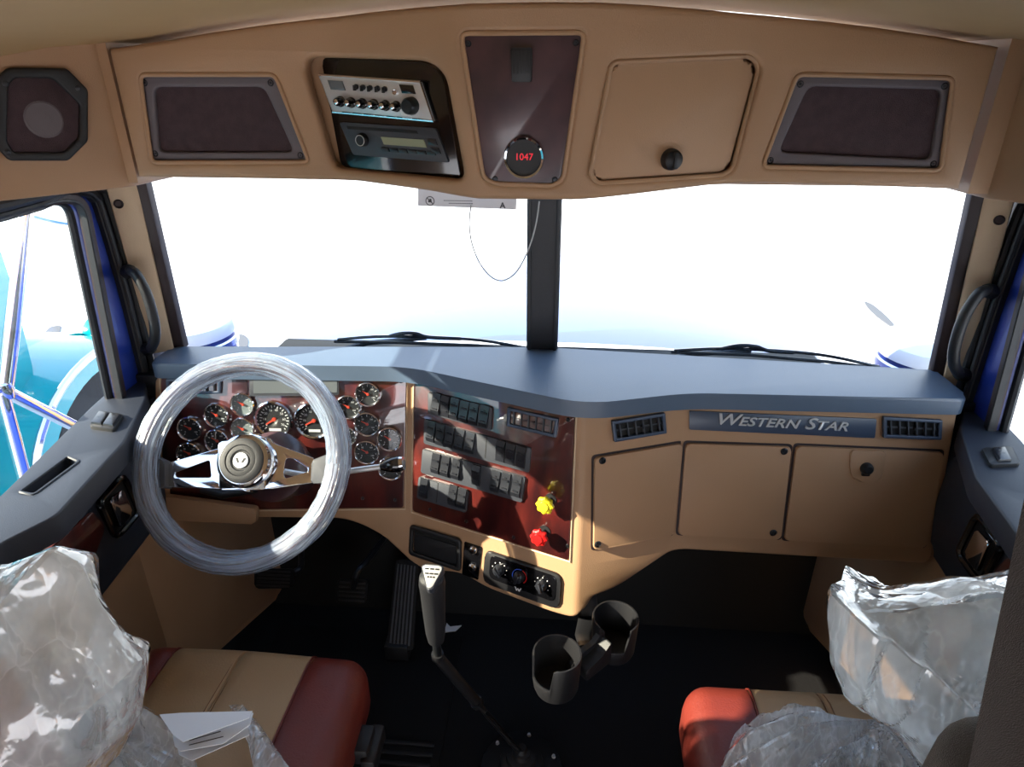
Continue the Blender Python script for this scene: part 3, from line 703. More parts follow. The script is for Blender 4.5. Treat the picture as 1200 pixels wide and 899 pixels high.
holes = [hol(0, spL, .012), hol(1, [(366, 67), (500, 71), (521, 88), (544, 212), (392, 197), (362, 82)], .02), hol(2, clk, .012), hol(3, dor, .012), hol(4, spR, .012)]
mk('console_shell', shell(O, outl, holes, -.035, 0, .009), 'tan', oc)
bp = [(-.75, 1.287), (-.36, 1.287), (-.12, 1.207), (.10, 1.207), (.34, 1.287), (.722, 1.287), (.73, 1.41), (.5, 1.44), (-.5, 1.44), (-.765, 1.41)]
mk('console_body', slab(WORLD, bp, 1.402, 1.63), 'tan', oc)
def rims(F, px, r, h=0.0, m='tan'):
    u, v, n, o = uvn(F); return tube([o+u*a+v*b_+n*h for a, b_ in rnd(PP(F, px), r)], .004, 8, closed=True)
for i, px in ((0, spL), (2, clk), (3, dor), (4, spR)): mk('opening_rim', rims(G[i], px, .012, -.002), 'tan', oc)
def grille(i, px, inner, scr):
    F = G[i]; g = mk('speaker_grille', plate(F, rnd(PP(F, px), .012), [rnd(PP(F, inner, -.01), .014)], -.022, -.006, .004), 'mesh_frame', oc)
    mk('grille_mesh', slab(F, rnd(PP(F, inner, -.014), .010), -.024, -.014), 'mesh', g)
    for x, y in scr: screw(F, P(F, x, y, -.006), .006, g, h=-.0075)
grille(0, spL, [(181, 102), (310, 102), (345, 178), (187, 178)], [(169.5, 97), (317, 97), (182, 180), (352, 182)])
grille(4, spR, [(947, 101), (1103, 105), (1090, 187), (912, 178)], [(938, 98.5), (1107, 101), (1094, 192), (903, 188)])
mk('radio_fascia', slab(G[1], rnd(PP(G[1], rad, -.018), .014), -.034, -.018, .002), 'black_gloss', oc)
cf = mk('clock_panel', slab(G[2], rnd(PP(G[2], clk), .011), -.012, -.003, .002), 'burl', oc)
for x, y in ((548.5, 51), (675, 50), (580, 210), (650, 211)): screw(G[2], P(G[2], x, y), .005, cf, h=-.0035)
c = P(G[2], 614, 185); r_ = R(G[2], 614, 185, 24)
mk('clock_bezel', lathe(G[2], c, [(r_*.82, -.001), (r_*.86, .005), (r_*.95, .007), (r_, .003), (r_, -.003)], 36), 'chrome', cf)
mk('clock_face', lathe(G[2], c, [(0, -.001), (r_*.84, -.001)], 30), 'dial', cf)
mk('clock_digits', text(G[2], '1047', .0155, (c[0], c[1]+.001), -.0005, .0006), 'led_red', cf)
q = PP(G[2], [(599, 56), (624, 56), (623, 96), (600, 96)]); b = slab(G[2], rnd(q, .003), -.003, .010, .002)
for j in range(5): box(G[2], q[0][0]+.004+j*.006, q[0][0]+.006+j*.006, q[3][1]+.012, q[0][1]-.004, .0095, .0115, bm=b)
mk('microphone_clip', b, 'black', cf)
sdo = mk('storage_door', slab(G[3], rnd(PP(G[3], [(720, 76), (879, 69), (887, 80), (856, 196), (846, 202), (702, 212), (695, 204)]), .010), -.026, -.006, .006, 3), 'tan', oc)
c = P(G[3], 787, 187); b = lathe(G[3], c, [(0, .016), (.010, .015), (.016, .010), (.018, .002), (.018, -.006)], 24)
box(G[3], c[0]-.004, c[0]+.004, c[1]-.014, c[1]+.014, .012, .020, .002, bm=b)
mk('latch', b, 'black', sdo); mk('latch_recess', lathe(G[3], (c[0]-.003, c[1]), [(0, -.0055), (.024, -.0055), (.028, -.006)], 24), 'tan', sdo)
# CB radio (tilted in the opening)
F = G[1]; cbp = [(377.5, 88), (496.5, 96.5), (505.5, 141.5), (388.5, 131.5)]
u, v, n, o = uvn(F); q4 = [V((*t, 0)) for t in PP(F, cbp, -.002)]
cb = empty('cb_radio', o+u*q4[3].x+v*q4[3].y, 'chrome-faced two-way radio with a row of knobs above the dark stereo', 'radio')
ax = (q4[1]-q4[0]).normalized(); Fc = F @ Matrix.Translation(((q4[0]+q4[2])/2)) @ Matrix.Rotation(atan2(ax.y, ax.x), 4, 'Z')
HW = (q4[1]-q4[0]).length/2; HH = (q4[0]-q4[3]).length/2*.96
skew = .10
def S(x, y): return (x*HW-y*HH*0+(-y)*0.012, y*HH)
mk('case', slab(Fc, [S(-.97, -.95), S(.97, -.95), S(.97, .95), S(-.97, .95)], -.0175, -.004), 'black', cb)
mk('faceplate', slab(Fc, [S(-1, -1), S(1, -1), S(1, 1), S(-1, 1)], -.006, 0, .001), 'brushed', cb)
mk('face_rim', tube([Fc @ V((*S(a, b_), .0005)) for a, b_ in ((-1, -1), (1, -1), (1, 1), (-1, 1))], .0022, 6, closed=True), 'chrome', cb)
mk('meter', slab(Fc, [S(-.85, .25), S(-.55, .25), S(-.55, .75), S(-.85, .75)], 0, .0025, .0005), 'lcd', cb)
mk('channel_display', slab(Fc, [S(.58, .35), S(.84, .35), S(.84, .8), S(.58, .8)], 0, .0025, .0005), 'black_gloss', cb)
for x in (-.30, -.16, -.02, .13, .27): 
    b = lathe(Fc, S(x, .5), [(0, .0035), (.0045, .003), (.0045, 0)], 12); box(Fc, S(x, .5)[0]-.0015, S(x, .5)[0]+.0015, S(x, .5)[1]-.006, S(x, .5)[1]+.003, .003, .010, .0007, bm=b, mi=1)
    mk('toggle', b, ['black', 'chrome'], cb)
mk('jack', lathe(Fc, S(.45, .38), [(0, .002), (.003, .002), (.0045, .004), (.0045, 0)], 12), 'chrome', cb)
for x in (-.74, -.52, -.29, -.06, .17, .38):
    b = lathe(Fc, S(x, -.38), [(0, .016), (.0055, .016), (.007, .013), (.0078, .004), (.009, .003), (.009, 0)], 18)
    mk('control_knob', b, 'black_gloss', cb)
    mk('knob_cap', lathe(Fc, S(x, -.38), [(0, .0168), (.0035, .0166), (.0045, .016)], 16), 'chrome', cb)
mk('channel_knob', lathe(Fc, S(.68, -.28), [(0, .018), (.010, .018), (.013, .014), (.0145, .002), (.0145, 0)], 24), 'steel_dark', cb)
mk('rating_plate', slab(Fc, [S(.42, -.85), S(.60, -.85), S(.60, -.5), S(.42, -.5)], 0, .002), 'print', cb)
# stereo
stp = [(400, 142), (513, 149), (523, 192), (409, 180)]
q4 = [V((*t, 0)) for t in PP(F, stp, -.012)]
st = empty('car_stereo', o+u*q4[3].x+v*q4[3].y, 'dark grey stereo with a disc slot and pale display below the chrome radio', 'stereo')
ax = (q4[1]-q4[0]).normalized(); Fs = F @ Matrix.Translation(((q4[0]+q4[2])/2)+V((0, 0, -.012))) @ Matrix.Rotation(atan2(ax.y, ax.x), 4, 'Z')
HW = (q4[1]-q4[0]).length/2; HH = (q4[0]-q4[3]).length/2*.97
mk('stereo_face', slab(Fs, rnd([S(-1, -1), S(1, -1), S(1, 1), S(-1, 1)], .004), -.0058, 0, .001), 'grey_plastic', st)
mk('disc_slot', slab(Fs, [S(-.86, .62), S(.60, .62), S(.60, .80), S(-.86, .80)], 0, .0015), 'dark_hole', st)
mk('display', slab(Fs, [S(-.2, -.18), S(.68, -.18), S(.68, .28), S(-.2, .28)], 0, .002), 'lcd_green', st)
mk('volume_knob', lathe(Fs, S(-.62, 0), [(0, .012), (.009, .012), (.011, .009), (.0115, 0)], 24), 'black', st)
mk('knob_ring', lathe(Fs, S(-.62, 0), [(.008, .0118), (.0088, .0126), (.0096, .0118)], 24), 'brushed', st)
for i in range(6): mk('preset_button', slab(Fs, rnd([S(-.3+.19*i, -.62), S(-.14+.19*i, -.62), S(-.14+.19*i, -.38), S(-.3+.19*i, -.38)], .001), 0, .003, .001), 'rocker', st)
for i in range(2): mk('side_button', slab(Fs, rnd([S(.76, -.5+.5*i), S(.92, -.5+.5*i), S(.92, -.15+.5*i), S(.76, -.15+.5*i)], .001), 0, .003, .001), 'rocker', st)

# side speakers
for sd in (-1, 1):
    F = SHF; q = PP(F, [(-8, 92), (8, 79), (76, 80), (101, 105), (101, 165), (78, 188), (9, 188), (-8, 170)])
    qi = PP(F, [(8, 100), (16, 91), (60, 92), (91, 122), (90, 160), (73, 178), (14, 178), (6, 165)])
    root = empty('speaker', (sd*.87, 1.15, 1.44), 'black eight-sided speaker in the header above the %s door' % ('driver' if sd < 0 else 'passenger'), 'speaker')
    K = (lambda b_: b_) if sd < 0 else mirror
    g = mk('speaker_frame', K(plate(F, rnd(q, .006), [rnd(qi, .006)], 0, .012, .004)), 'black', root)
    m_ = mk('speaker_mesh', K(slab(F, rnd(qi, .005), .001, .006, .001)), 'mesh', root)
    c = P(F, 50, 140); mk('tweeter_dome', K(lathe(F, c, [(0, .010), (.010, .0095), (.024, .007), (.027, .0075), (.030, .006)], 24)), 'mesh_frame', root)
    for x, y in ((6, 98), (91, 103), (92, 168), (8, 178)):
        cc = P(F, x, y, .01); mk('screw', K(lathe(F, cc, [(0, .0135), (.003, .0135), (.005, .0125), (.005, .010)], 12)), 'steel_dark', root)

struct('rear_shade_panel', wbox(-.965, .965, -1.24, -1.2, .95, 1.70), 'tan', label='unseen tan panel added behind the camera to keep light off the overhead console')  # added out of view; blocks light from behind to darken the overhead

# ================================================================ STEERING
wc = CAM + ray(282, 539.5)*1.372
FS = frame(wc, (1, 0, 0), (0, .60, .80)); su, sv, sn, so = uvn(FS)
RO = .231
sw = empty('steering_wheel', wc-sn*.10, 'plastic-wrapped steering wheel with chrome spokes in front of the gauges', 'steering wheel')
def torus(Rm, rm, f=1.0, seg=72, m=14, n0=0): return lathe(FS, (0, 0), [(Rm+rm*cos(2*pi*j/m), n0+rm*f*sin(2*pi*j/m)) for j in range(m)], seg, close=True)
mk('rim', torus(RO-.026, .0185), 'wood', sw)
def wrapfn(a, b_):
    t = 2*pi*a; p = 2*pi*b_; k = .0245+.0018*noise.noise(V((cos(t)*3, sin(t)*3, p)))+.0012*abs(sin(19*t+2*sin(3*t)))*abs(sin(p*1.5))
    return so+su*((RO-.026+k*cos(p))*cos(t))+sv*((RO-.026+k*cos(p))*sin(t))+sn*(k*sin(p)*1.15-.004)
b = bmesh.new(); NU, NV = 144, 22
g = [[b.verts.new(wrapfn(i/NU, j/NV)) for j in range(NV)] for i in range(NU)]
for i in range(NU):
    for j in range(NV): b.faces.new((g[i][j], g[(i+1) % NU][j], g[(i+1) % NU][(j+1) % NV], g[i][(j+1) % NV]))
ul = b.loops.layers.uv.new('UVMap')
for fi, f in enumerate(b.faces):
    i, j = fi//NV, fi % NV
    for lp, (a_, c_) in zip(f.loops, ((i, j), (i+1, j), (i+1, j+1), (i, j+1))): lp[ul].uv = (a_/NU, c_/NV)
mk('plastic_wrap', b, 'wrap_film', sw, 60)['label'] = 'milky clear protective plastic around the rim'
def wp(l, h): return PP(FS, l, h)
h = -.028
for nm, px in (('spoke_grip', [(172, 530), (196, 541), (196, 573), (168, 570), (160, 548)]), ('spoke_grip', [(367, 540), (398, 528), (404, 548), (392, 566), (366, 567)])):
    mk(nm, slab(FS, rnd(wp(px, -.022), .006), -.040, -.012, .008, 3), 'grey_plastic', sw)
q = [(196, 543), (262, 524), (262, 573), (196, 571)]; ho = [(205, 554), (246, 539), (248, 560), (207, 560)]
mk('spoke', plate(FS, rnd(wp(q, h), .003), [rnd(wp(ho, h), .006)], h-.003, h+.001, .0005), 'chrome', sw)
q = [(303, 512), (322, 520), (368, 537), (366, 566), (318, 573), (303, 573)]; ho = [(332, 556), (335, 537), (343, 537), (361, 549), (361, 553), (334, 561)]
mk('spoke', plate(FS, rnd(wp(q, h), .003), [rnd(wp(ho, h), .006)], h-.003, h+.001, .0005), 'chrome', sw)
mk('hub_plate', slab(FS, rnd(wp([(256, 518), (312, 512), (312, 574), (257, 574)], h), .008), h-.006, h+.002, .002), 'chrome', sw)
hc = P(FS, 284, 540, 0)
hx = (hc[0], hc[1])
mk('hub', lathe(FS, hx, [(0, -.09), (.055, -.09), (.058, -.06), (.058, -.03), (.052, -.022), (.052, -.012), (.056, -.008), (.054, .000), (.049, .003), (.046, .003)], 48), 'chrome', sw)
b = bmesh.new()
for i in range(10):
    a = radians(36*i-20); Fm = FS @ Matrix.Translation((hx[0], hx[1], -.043)) @ Matrix.Rotation(a, 4, 'Z')
    box(Fm, .054, .062, -.010, .010, -.008, .008, .002, bm=b)
mk('hub_grip', b, 'chrome', sw)
hp = mk('horn_pad', lathe(FS, hx, [(0, .006), (.020, .006), (.022, .0085), (.027, .0085), (.031, .0075), (.033, .009), (.040, .009), (.046, .006), (.047, .001)], 48), 'black_soft', sw)
mk('horn_button', lathe(FS, hx, [(0, .0092), (.015, .0088), (.0162, .0075), (.0162, .006)], 32), 'white_gloss', hp)
b = bmesh.new()
for sx_ in (-1, 1): slab(FS, [(hx[0]+sx_*.011, hx[1]+.005), (hx[0]+sx_*.0065, hx[1]+.005), (hx[0]+sx_*.002, hx[1]-.004), (hx[0]+sx_*.006, hx[1]-.005)][::sx_], .0088, .0098, bm=b)
mk('emblem', b, 'black', hp, smooth=None)
col = empty('steering_column', so-sn*.42, 'dark steering column with a long signal stalk behind the wheel', 'steering column')
b = lathe(FS, hx, [(0, -.42), (.060, -.42), (.065, -.20), (.080, -.175), (.080, -.15), (.062, -.135), (.050, -.10), (.0, -.10)], 40)
mk('shroud', b, 'burl', col)
sp = [CAM+ray(x, y)*d for x, y, d in ((330, 552, 1.46), (372, 558, 1.44), (410, 552, 1.42), (447, 547, 1.41))]
mk('stalk', tube(smoothpath(sp, 5), .0065, 10), 'brushed', col)
e0 = CAM+ray(446, 547)*1.41; e1 = CAM+ray(472, 543)*1.405
mk('stalk_knob', tube([e0, e0.lerp(e1, .25), e0.lerp(e1, .5), e0.lerp(e1, .85), e1], [.007, .013, .0165, .0175, .013], 18), 'black_gloss', col)
mk('stalk_tip', tube([e1.lerp(e0, .1), e1+(e1-e0)*.04], [.0165, .015], 18), 'chrome', col)
b = tube([CAM+ray(x, y)*1.5 for x, y in ((320, 560), (300, 572), (262, 580), (236, 574))], [.012, .012, .010, .008], 12); mk('tilt_lever', b, 'steel_dark', col)
mk('boot_cover', lathe(FS, (hx[0]+.01, hx[1]-.03), [(.0, -.62), (.05, -.60), (.07, -.42), (.055, -.40)], 24), 'black_soft', col)

# ================================================================ GRAB HANDLES
for sd in (-1, 1):
    root_p = [(1163, 342, 1.395), (1156, 340, 1.365), (1146, 346, 1.345), (1130, 371, 1.335), (1119, 405, 1.335), (1118, 426, 1.345), (1124, 438, 1.37), (1132, 440, 1.395)]
    pts = [ony(x, y, Y) for x, y, Y in root_p]
    if sd < 0: pts = [V((-p.x, p.y, p.z)) for p in pts]
    h_ = empty('grab_handle', pts[-1], 'black curved grab handle on the pillar beside the %s door' % ('driver' if sd < 0 else 'passenger'), 'handle')
    mk('bar', tube(smoothpath(pts[1:-1], 6), .0115, 12), 'black', h_)
    for a, b_ in ((pts[0], pts[1]), (pts[-1], pts[-2])):
        mk('mount', tube([a+(a-b_).normalized()*.01, a.lerp(b_, .6), b_+(b_-a).normalized()*.004], [.016, .015, .012], 12), 'black', h_)
        nn_ = (V((0.05, 0, 1.6))-a).normalized(); FF = frame(a+nn_*.012, nn_.orthogonal(), nn_.cross(nn_.orthogonal()))
        mk('screw', lathe(FF, (0, 0), [(0, .004), (.004, .004), (.006, .002), (.006, -.004)], 10), 'steel_dark', h_)

# ================================================================ PEDALS, GEAR LEVER, CUPS
def pedal(name, label, px, Y, arm):
    c = [ony(x, y, Y) for x, y in px]; o_ = sum(c, V())/4
    F = frame(o_, (1, 0, 0), (0, .55, .83)); q = PP(F, px)
    r_ = empty(name, (o_.x, o_.y+.03, o_.z-.05), label, 'pedal')
    mk('pad', slab(F, rnd(q, .012), -.015, 0, .004), 'floor_rubber', r_)
    us = [a for a, _ in q]; vs = [a for _, a in q]
    for i in range(5):
        v0 = min(vs)+(max(vs)-min(vs))*(.14+.165*i); mk('tread_rib', box(F, min(us)*.82, max(us)*.82, v0, v0+.005, -.001, .003, .001), 'black', r_)
    mk('pedal_arm', tube(smoothpath([o_-uvn(F)[2]*.012]+[ony(x, y, Y_) for x, y, Y_ in arm], 5), .009, 10), 'steel_dark', r_)
pedal('clutch_pedal', 'leftmost black floor pedal under the steering wheel', [(298, 667), (343, 667), (343, 690), (298, 690)], 1.38, [(350, 668, 1.42), (353, 650, 1.50), (352, 632, 1.60)])
pedal('brake_pedal', 'square black brake pedal on a grey arm right of the column', [(395, 679), (432, 679), (429, 708), (393, 708)], 1.40, [(418, 672, 1.41), (432, 655, 1.47), (452, 628, 1.60)])
a = onz(455, 758, .05); F = frame(a, (1, 0, 0), (0, .5, .87)); q = PP(F, [(464, 655), (491, 659), (484, 763), (453, 758)])
ap = empty('accelerator_pedal', (a.x+.03, a.y+.02, .0), 'long ribbed black accelerator pedal left of the gear lever', 'pedal')
mk('treadle', slab(F, rnd(q, .01), -.015, 0, .004), 'floor_rubber', ap)
for i in range(6):
    f0 = .10+.14*i; A = V((*q[3], 0)).lerp(V((*q[2], 0)), f0); B = V((*q[0], 0)).lerp(V((*q[1], 0)), f0)
    A2 = V((*q[3], 0)).lerp(V((*q[2], 0)), f0+.07); B2 = V((*q[0], 0)).lerp(V((*q[1], 0)), f0+.07)
    A, B, A2, B2 = [(lambda s_, t_: s_.lerp(t_, .05))(*w_) for w_ in ((A, B), (B, A), (A2, B2), (B2, A2))]
    mk('tread_rib', slab(F, [(A.x, A.y), (A2.x, A2.y), (B2.x, B2.y), (B.x, B.y)], -.001, .003), 'grey_plastic', ap)
mk('hinge', wbox(a.x-.01, a.x+.06, a.y-.01, a.y+.05, .0, a.z+.01, .004), 'black', ap)
# gear lever
gb = onz(611, 884, .06)
gl = empty('gear_lever', (gb.x, gb.y, .0), 'black handled gear lever with a silver shift pattern plate rising from its floor boot', 'gear lever')
k0 = ony(506, 679, .92); k1 = ony(511, 750, .945); j0 = ony(513, 770, .955)
ka = (k0-k1).normalized()
mk('lever_shaft', tube([k1, j0, j0.lerp(gb, .18)], [.0085, .0085, .0085], 12), 'steel_dark', gl)
mk('lever_joint', tube([j0+ka*.012, j0-ka*.004], [.0125, .0125], 14), 'black', gl)
mk('shaft_sleeve', tube([j0, j0.lerp(gb, .42)], [.0115, .012], 14), 'black', gl)
mk('shaft_collar', tube([j0.lerp(gb, .40), j0.lerp(gb, .43)], [.0145, .0145], 14), 'steel_dark', gl)
mk('lower_shaft', tube([j0.lerp(gb, .42), gb], [.0065, .0075], 12), 'steel_dark', gl)
mk('chrome_rod', tube([j0.lerp(gb, .50)+V((.004, -.008, .006)), j0.lerp(gb, .92)+V((.004, -.008, .006))], [.0025, .0025], 8), 'chrome', gl)
L_ = (k0-k1).length
hs = [(0, .016), (.12, .019), (.45, .0215), (.75, .023), (.88, .0245), (.97, .0225), (1.0, .014)]
sdv = V((1, 0, 0)); sdv = (sdv-ka*sdv.dot(ka)).normalized(); bk_ = ka.cross(sdv)
def knobfn(a, b_):
    t = b_*(len(hs)-1); i = min(int(t), len(hs)-2); f = t-i; hh = hs[i][0]+(hs[i+1][0]-hs[i][0])*f; rr = hs[i][1]+(hs[i+1][1]-hs[i][1])*f
    return k1+ka*(hh*(L_+.012))+sdv*rr*cos(2*pi*a)*1.0+bk_*rr*sin(2*pi*a)*.95
b = grid(knobfn, 24, 19, True); bmesh.ops.holes_fill(b, edges=b.edges); mk('grip', b, 'black_soft', gl, 60)
fn = (CAM-(k0)).normalized(); fn = (fn*.8+ka*.6).normalized(); FK = frame(k0+ka*.002+fn*.0235, sdv, fn.cross(sdv))
pt = rnd([(-.0195, .016), (.0195, .016), (.004, -.024), (-.004, -.024)], .009)
mk('grip_cap', slab(FK, [(x*1.18, y*1.15) for x, y in pt], -.022, .0, .004), 'grey_plastic', gl)
kp = mk('shift_pattern_plate', slab(FK, pt, -.002, .0015, .0005), 'brushed', gl)
b = bmesh.new()
for r_i, (n_, yy) in enumerate(((3, .0095), (3, .001), (3, -.005))):
    for i in range(n_):
        wd = (.0036, .0036, .0018)[r_i]; x = (i-1)*(.0095, .0085, .0052)[r_i]; box(FK, x-wd, x+wd, yy-.0014, yy+.0014, .0013, .002, bm=b)
mk('shift_marks', b, 'black', kp)
gbx = Matrix.Translation((gb.x, gb.y, 0))
b = lathe(gbx, (0, 0), [(.0, .085), (.012, .085), (.016, .075), (.022, .072), (.024, .060), (.036, .056), (.038, .044), (.052, .040), (.056, .026), (.075, .020), (.100, .012), (.104, .0)], 40)
mk('boot', b, 'black', gl)
for i in range(6):
    a = radians(60*i+20); mk('bolt', lathe(gbx, (.085*cos(a), .085*sin(a)), [(0, .024), (.004, .024), (.005, .020), (.005, .012)], 8), 'brushed', gl)
# cup holder
ch = empty('cup_holder', (onz(690, 745, .55).x, onz(690, 745, .55).y, .44), 'black twin cup holder hanging from the bottom of the centre dash', 'cup holder')
cups = []
for x, y, na in ((653, 765, 225), (721.5, 723, 265)):
    c = onz(x, y, .555); r_ = .049; cups.append(c)
    b = bmesh.new(); seg = 48; prof_rings = []
    for i in range(seg):
        a = 2*pi*i/seg; da = abs((math.degrees(a)-na+180) % 360-180)
        dz = 0 if da > 38 else -.055*min(1, (38-da)/6)
        cs, sn_ = cos(a), sin(a)
        pr = [(0, -.095), (r_*.86, -.095), (r_*.93, -.085), (r_, dz-.004), (r_-.001, dz), (r_-.004, dz), (r_-.005, dz-.004), (r_*.86, -.083), (0, -.085)]
        prof_rings.append([V((c.x+rr*cs, c.y+rr*sn_, c.z+zz)) for rr, zz in pr])
    vr = [[b.verts.new(p) for p in ring[1:-1]] for ring in prof_rings]; v0 = b.verts.new((c.x, c.y, c.z-.095)); v1 = b.verts.new((c.x, c.y, c.z-.085))
    for i in range(seg):
        j = (i+1) % seg
        for k_ in range(len(vr[0])-1): b.faces.new((vr[i][k_], vr[i][k_+1], vr[j][k_+1], vr[j][k_]))
        b.faces.new((v0, vr[i][0], vr[j][0])); b.faces.new((v1, vr[j][-1], vr[i][-1]))
    mk('cup', b, 'grey_plastic' and 'black', ch, 40)
m0, m1 = cups; dv = (m1-m0).normalized(); pv = V((dv.y, -dv.x, 0))
Fb = frame((m0+m1)/2, dv, (0, 0, 1)); hl = (m1-m0).length/2-.035
mk('bracket', slab(Fb, rnd([(-hl, -.095), (hl, -.08), (hl, -.01), (hl*.3, -.035), (-hl*.2, -.035), (-hl, -.055)], .008), -.006, .006, .002), 'black', ch)
mk('bracket_block', slab(Fb, rnd([(-hl*.6, -.088), (hl*.9, -.078), (hl*.9, -.02), (hl*.3, -.045), (-hl*.6, -.058)], .006), .004, .032, .006), 'black', ch)
dpt = ony(684, 716, 1.21)
mk('bracket_arm', tube([V((.11, 1.26, .60)), ony(690, 722, 1.19), ony(684, 745, 1.12), (m0+m1)/2+V((0.0, .012, -.05))], [.024, .024, .020, .016], 12, flat=.35, side=(1, 0, 0)), 'black', ch)
p_ = onz(529, 735, .005)
tag(mk('paper_scrap', slab(Matrix.Translation((p_.x, p_.y, 0)), [(-.02, -.02), (.015, -.012), (.03, .012), (-.005, .004), (-.018, .018)], .0, .003), 'paper'), 'small pale paper scrap on the floor behind the gear lever', 'paper')
# floor mat ribs by the driver seat
mt_ = empty('floor_mat', (-.30, 1.05, 0), 'black ribbed rubber mat on the driver side floor', 'mat')
mk('mat_base', wbox(-.80, -.22, .80, 1.50, 0, .008, .003), 'floor_rubber', mt_)
for i in range(9): mk('mat_rib', wbox(-.40, -.24, .90+.028*i, .912+.028*i, .007, .014, .002), 'black', mt_)

# ================================================================ SEATS
def soft(x0, x1, y0, y1, z0, z1, bev, step=.035, puff=.012, seams=(), amp=.004, rot=None, org=None):
    b = bmesh.new(); bmesh.ops.create_cube(b, size=1)
    for v_ in b.verts: v_.co = V(((x0+x1)/2+v_.co.x*(x1-x0), (y0+y1)/2+v_.co.y*(y1-y0), (z0+z1)/2+v_.co.z*(z1-z0)))
    bmesh.ops.bevel(b, geom=list(b.edges), offset=bev, segments=6, affect='EDGES', profile=0.5)
    def cut(ax, q): 
        no = [0, 0, 0]; no[ax] = 1; co = [0, 0, 0]; co[ax] = q
        bmesh.ops.bisect_plane(b, geom=list(b.verts)+list(b.edges)+list(b.faces), plane_co=co, plane_no=no, dist=1e-5)
    for ax, lo, hi in ((0, x0+bev, x1-bev), (1, y0+bev, y1-bev), (2, z0+bev, z1-bev)):
        n = max(1, int((hi-lo)/step))
        for i in range(1, n): cut(ax, lo+(hi-lo)*i/n)
    for s_ in seams: cut(0, s_-.004); cut(0, s_); cut(0, s_+.004)
    cx, cy, cz = (x0+x1)/2, (y0+y1)/2, (z0+z1)/2
    for v_ in b.verts:
        q = v_.co; fx = 1-((q.x-cx)/((x1-x0)/2))**2; fy = 1-((q.y-cy)/((y1-y0)/2))**2; fz = 1-((q.z-cz)/((z1-z0)/2))**2
        d = V((0, 0, 0))
        d.z += puff*max(0, fx)*max(0, fy)*(1 if q.z > cz else 0); d.y += puff*max(0, fx)*max(0, fz)*(1 if q.y > cy else -1)
        d.x += puff*.6*max(0, fy)*max(0, fz)*(1 if q.x > cx else -1)
        d += V((0, 0, 1))*amp*noise.noise(q*9)
        for s_ in seams:
            if abs(q.x-s_) < .002: d += V((0, 0, -.004 if q.z > cz else 0))+V((0, -.004 if q.y > cy else .004, 0))
        v_.co = q+d
    if rot is not None:
        bmesh.ops.rotate(b, cent=org, matrix=Matrix.Rotation(rot, 3, 'X'), verts=b.verts)
    return b
def part_x(b, lo, hi, xs):
    c = b.copy(); dl = [f for f in c.faces if not (lo <= f.calc_center_median().x <= hi)]
    bmesh.ops.delete(c, geom=dl, context='FACES'); return c
def seat(nm, label, x0, x1, c0, c1, yf, zt, backlabel, bx0, bx1, bw=None, grey=False):
    r_ = empty(nm, ((x0+x1)/2, yf-.25, 0), label, 'seat')
    b = soft(x0, x1, yf-.50, yf, zt-.15, zt, .05, seams=(c0, c1, (c0+c1)/2))
    for n_, lo, hi, m in (('bolster', -9, c0, 'oxblood'), ('cushion_centre', c0, c1, 'leather_tan'), ('bolster', c1, 9, 'oxblood')):
        mk(n_, part_x(b, lo, hi, None), m, r_, 60)['label'] = {'oxblood': 'oxblood leather side bolster', 'leather_tan': 'tan leather middle panel with a double seam'}[m]
    b.free()
    cm = (c0+c1)/2
    for dx in (-.006, .006):
        mk('stitching', tube([V((cm+dx, yf-.47+.03*i, zt+.0115*(1-((yf-.47+.03*i-(yf-.25))/.25)**2)+.001)) for i in range(15)]+[V((cm+dx, yf-.022, zt-.006)), V((cm+dx, yf-.006, zt-.022))], .0012, 5), 'thread', r_)
    for xx in (c0, c1):
        mk('piping', tube([V((xx, yf-.47+.03*i, zt+.0065*(1-((yf-.47+.03*i-(yf-.25))/.25)**2))) for i in range(15)]+[V((xx, yf-.020, zt-.006)), V((xx, yf-.006, zt-.022)), V((xx, yf+.001, zt-.06))], .0022, 6), 'oxblood', r_)
    mk('seat_base', wbox(x0+.05, x1-.05, yf-.44, yf-.06, .02, zt-.14, .02), 'black', r_)
    mk('seat_frame', wbox(x0+.02, x1-.02, yf-.48, yf-.03, zt-.17, zt-.13, .01), 'black', r_)
    bm_ = soft(bx0, bx1, yf-.56, yf-.46, zt-.03, zt+.56, .045, seams=(bx0+.08, bx1-.08), rot=radians(4), org=(0, yf-.5, zt))
    bb = bx0+.08; bc = bx1-.08
    for n_, lo, hi, m in (('back_bolster', -9, bb, 'curtain_cloth' if grey else 'oxblood'), ('backrest', bb, bc, 'curtain_cloth' if grey else 'leather_tan'), ('back_bolster', bc, 9, 'curtain_cloth' if grey else 'oxblood')):
        mk(n_, part_x(bm_, lo, hi, None), m, r_, 60)
    bm_.free()
    return r_
ds = seat('driver_seat', 'tan and oxblood leather driver seat, backrest under clear plastic', -.80, -.315, -.715, -.430, .965, .52, '', -.85, -.50)
b = wbox(-.325, -.285, .80, .86, .40, .44, .006); wbox(-.30, -.27, .79, .875, .385, .425, .008, bm=b); mk('adjuster_knob', b, 'black', ds)
ps = seat('passenger_seat', 'tan and oxblood leather passenger seat, backrest under clear plastic', .31, .80, .435, .70, .955, .52, '', .40, .84, grey=True)

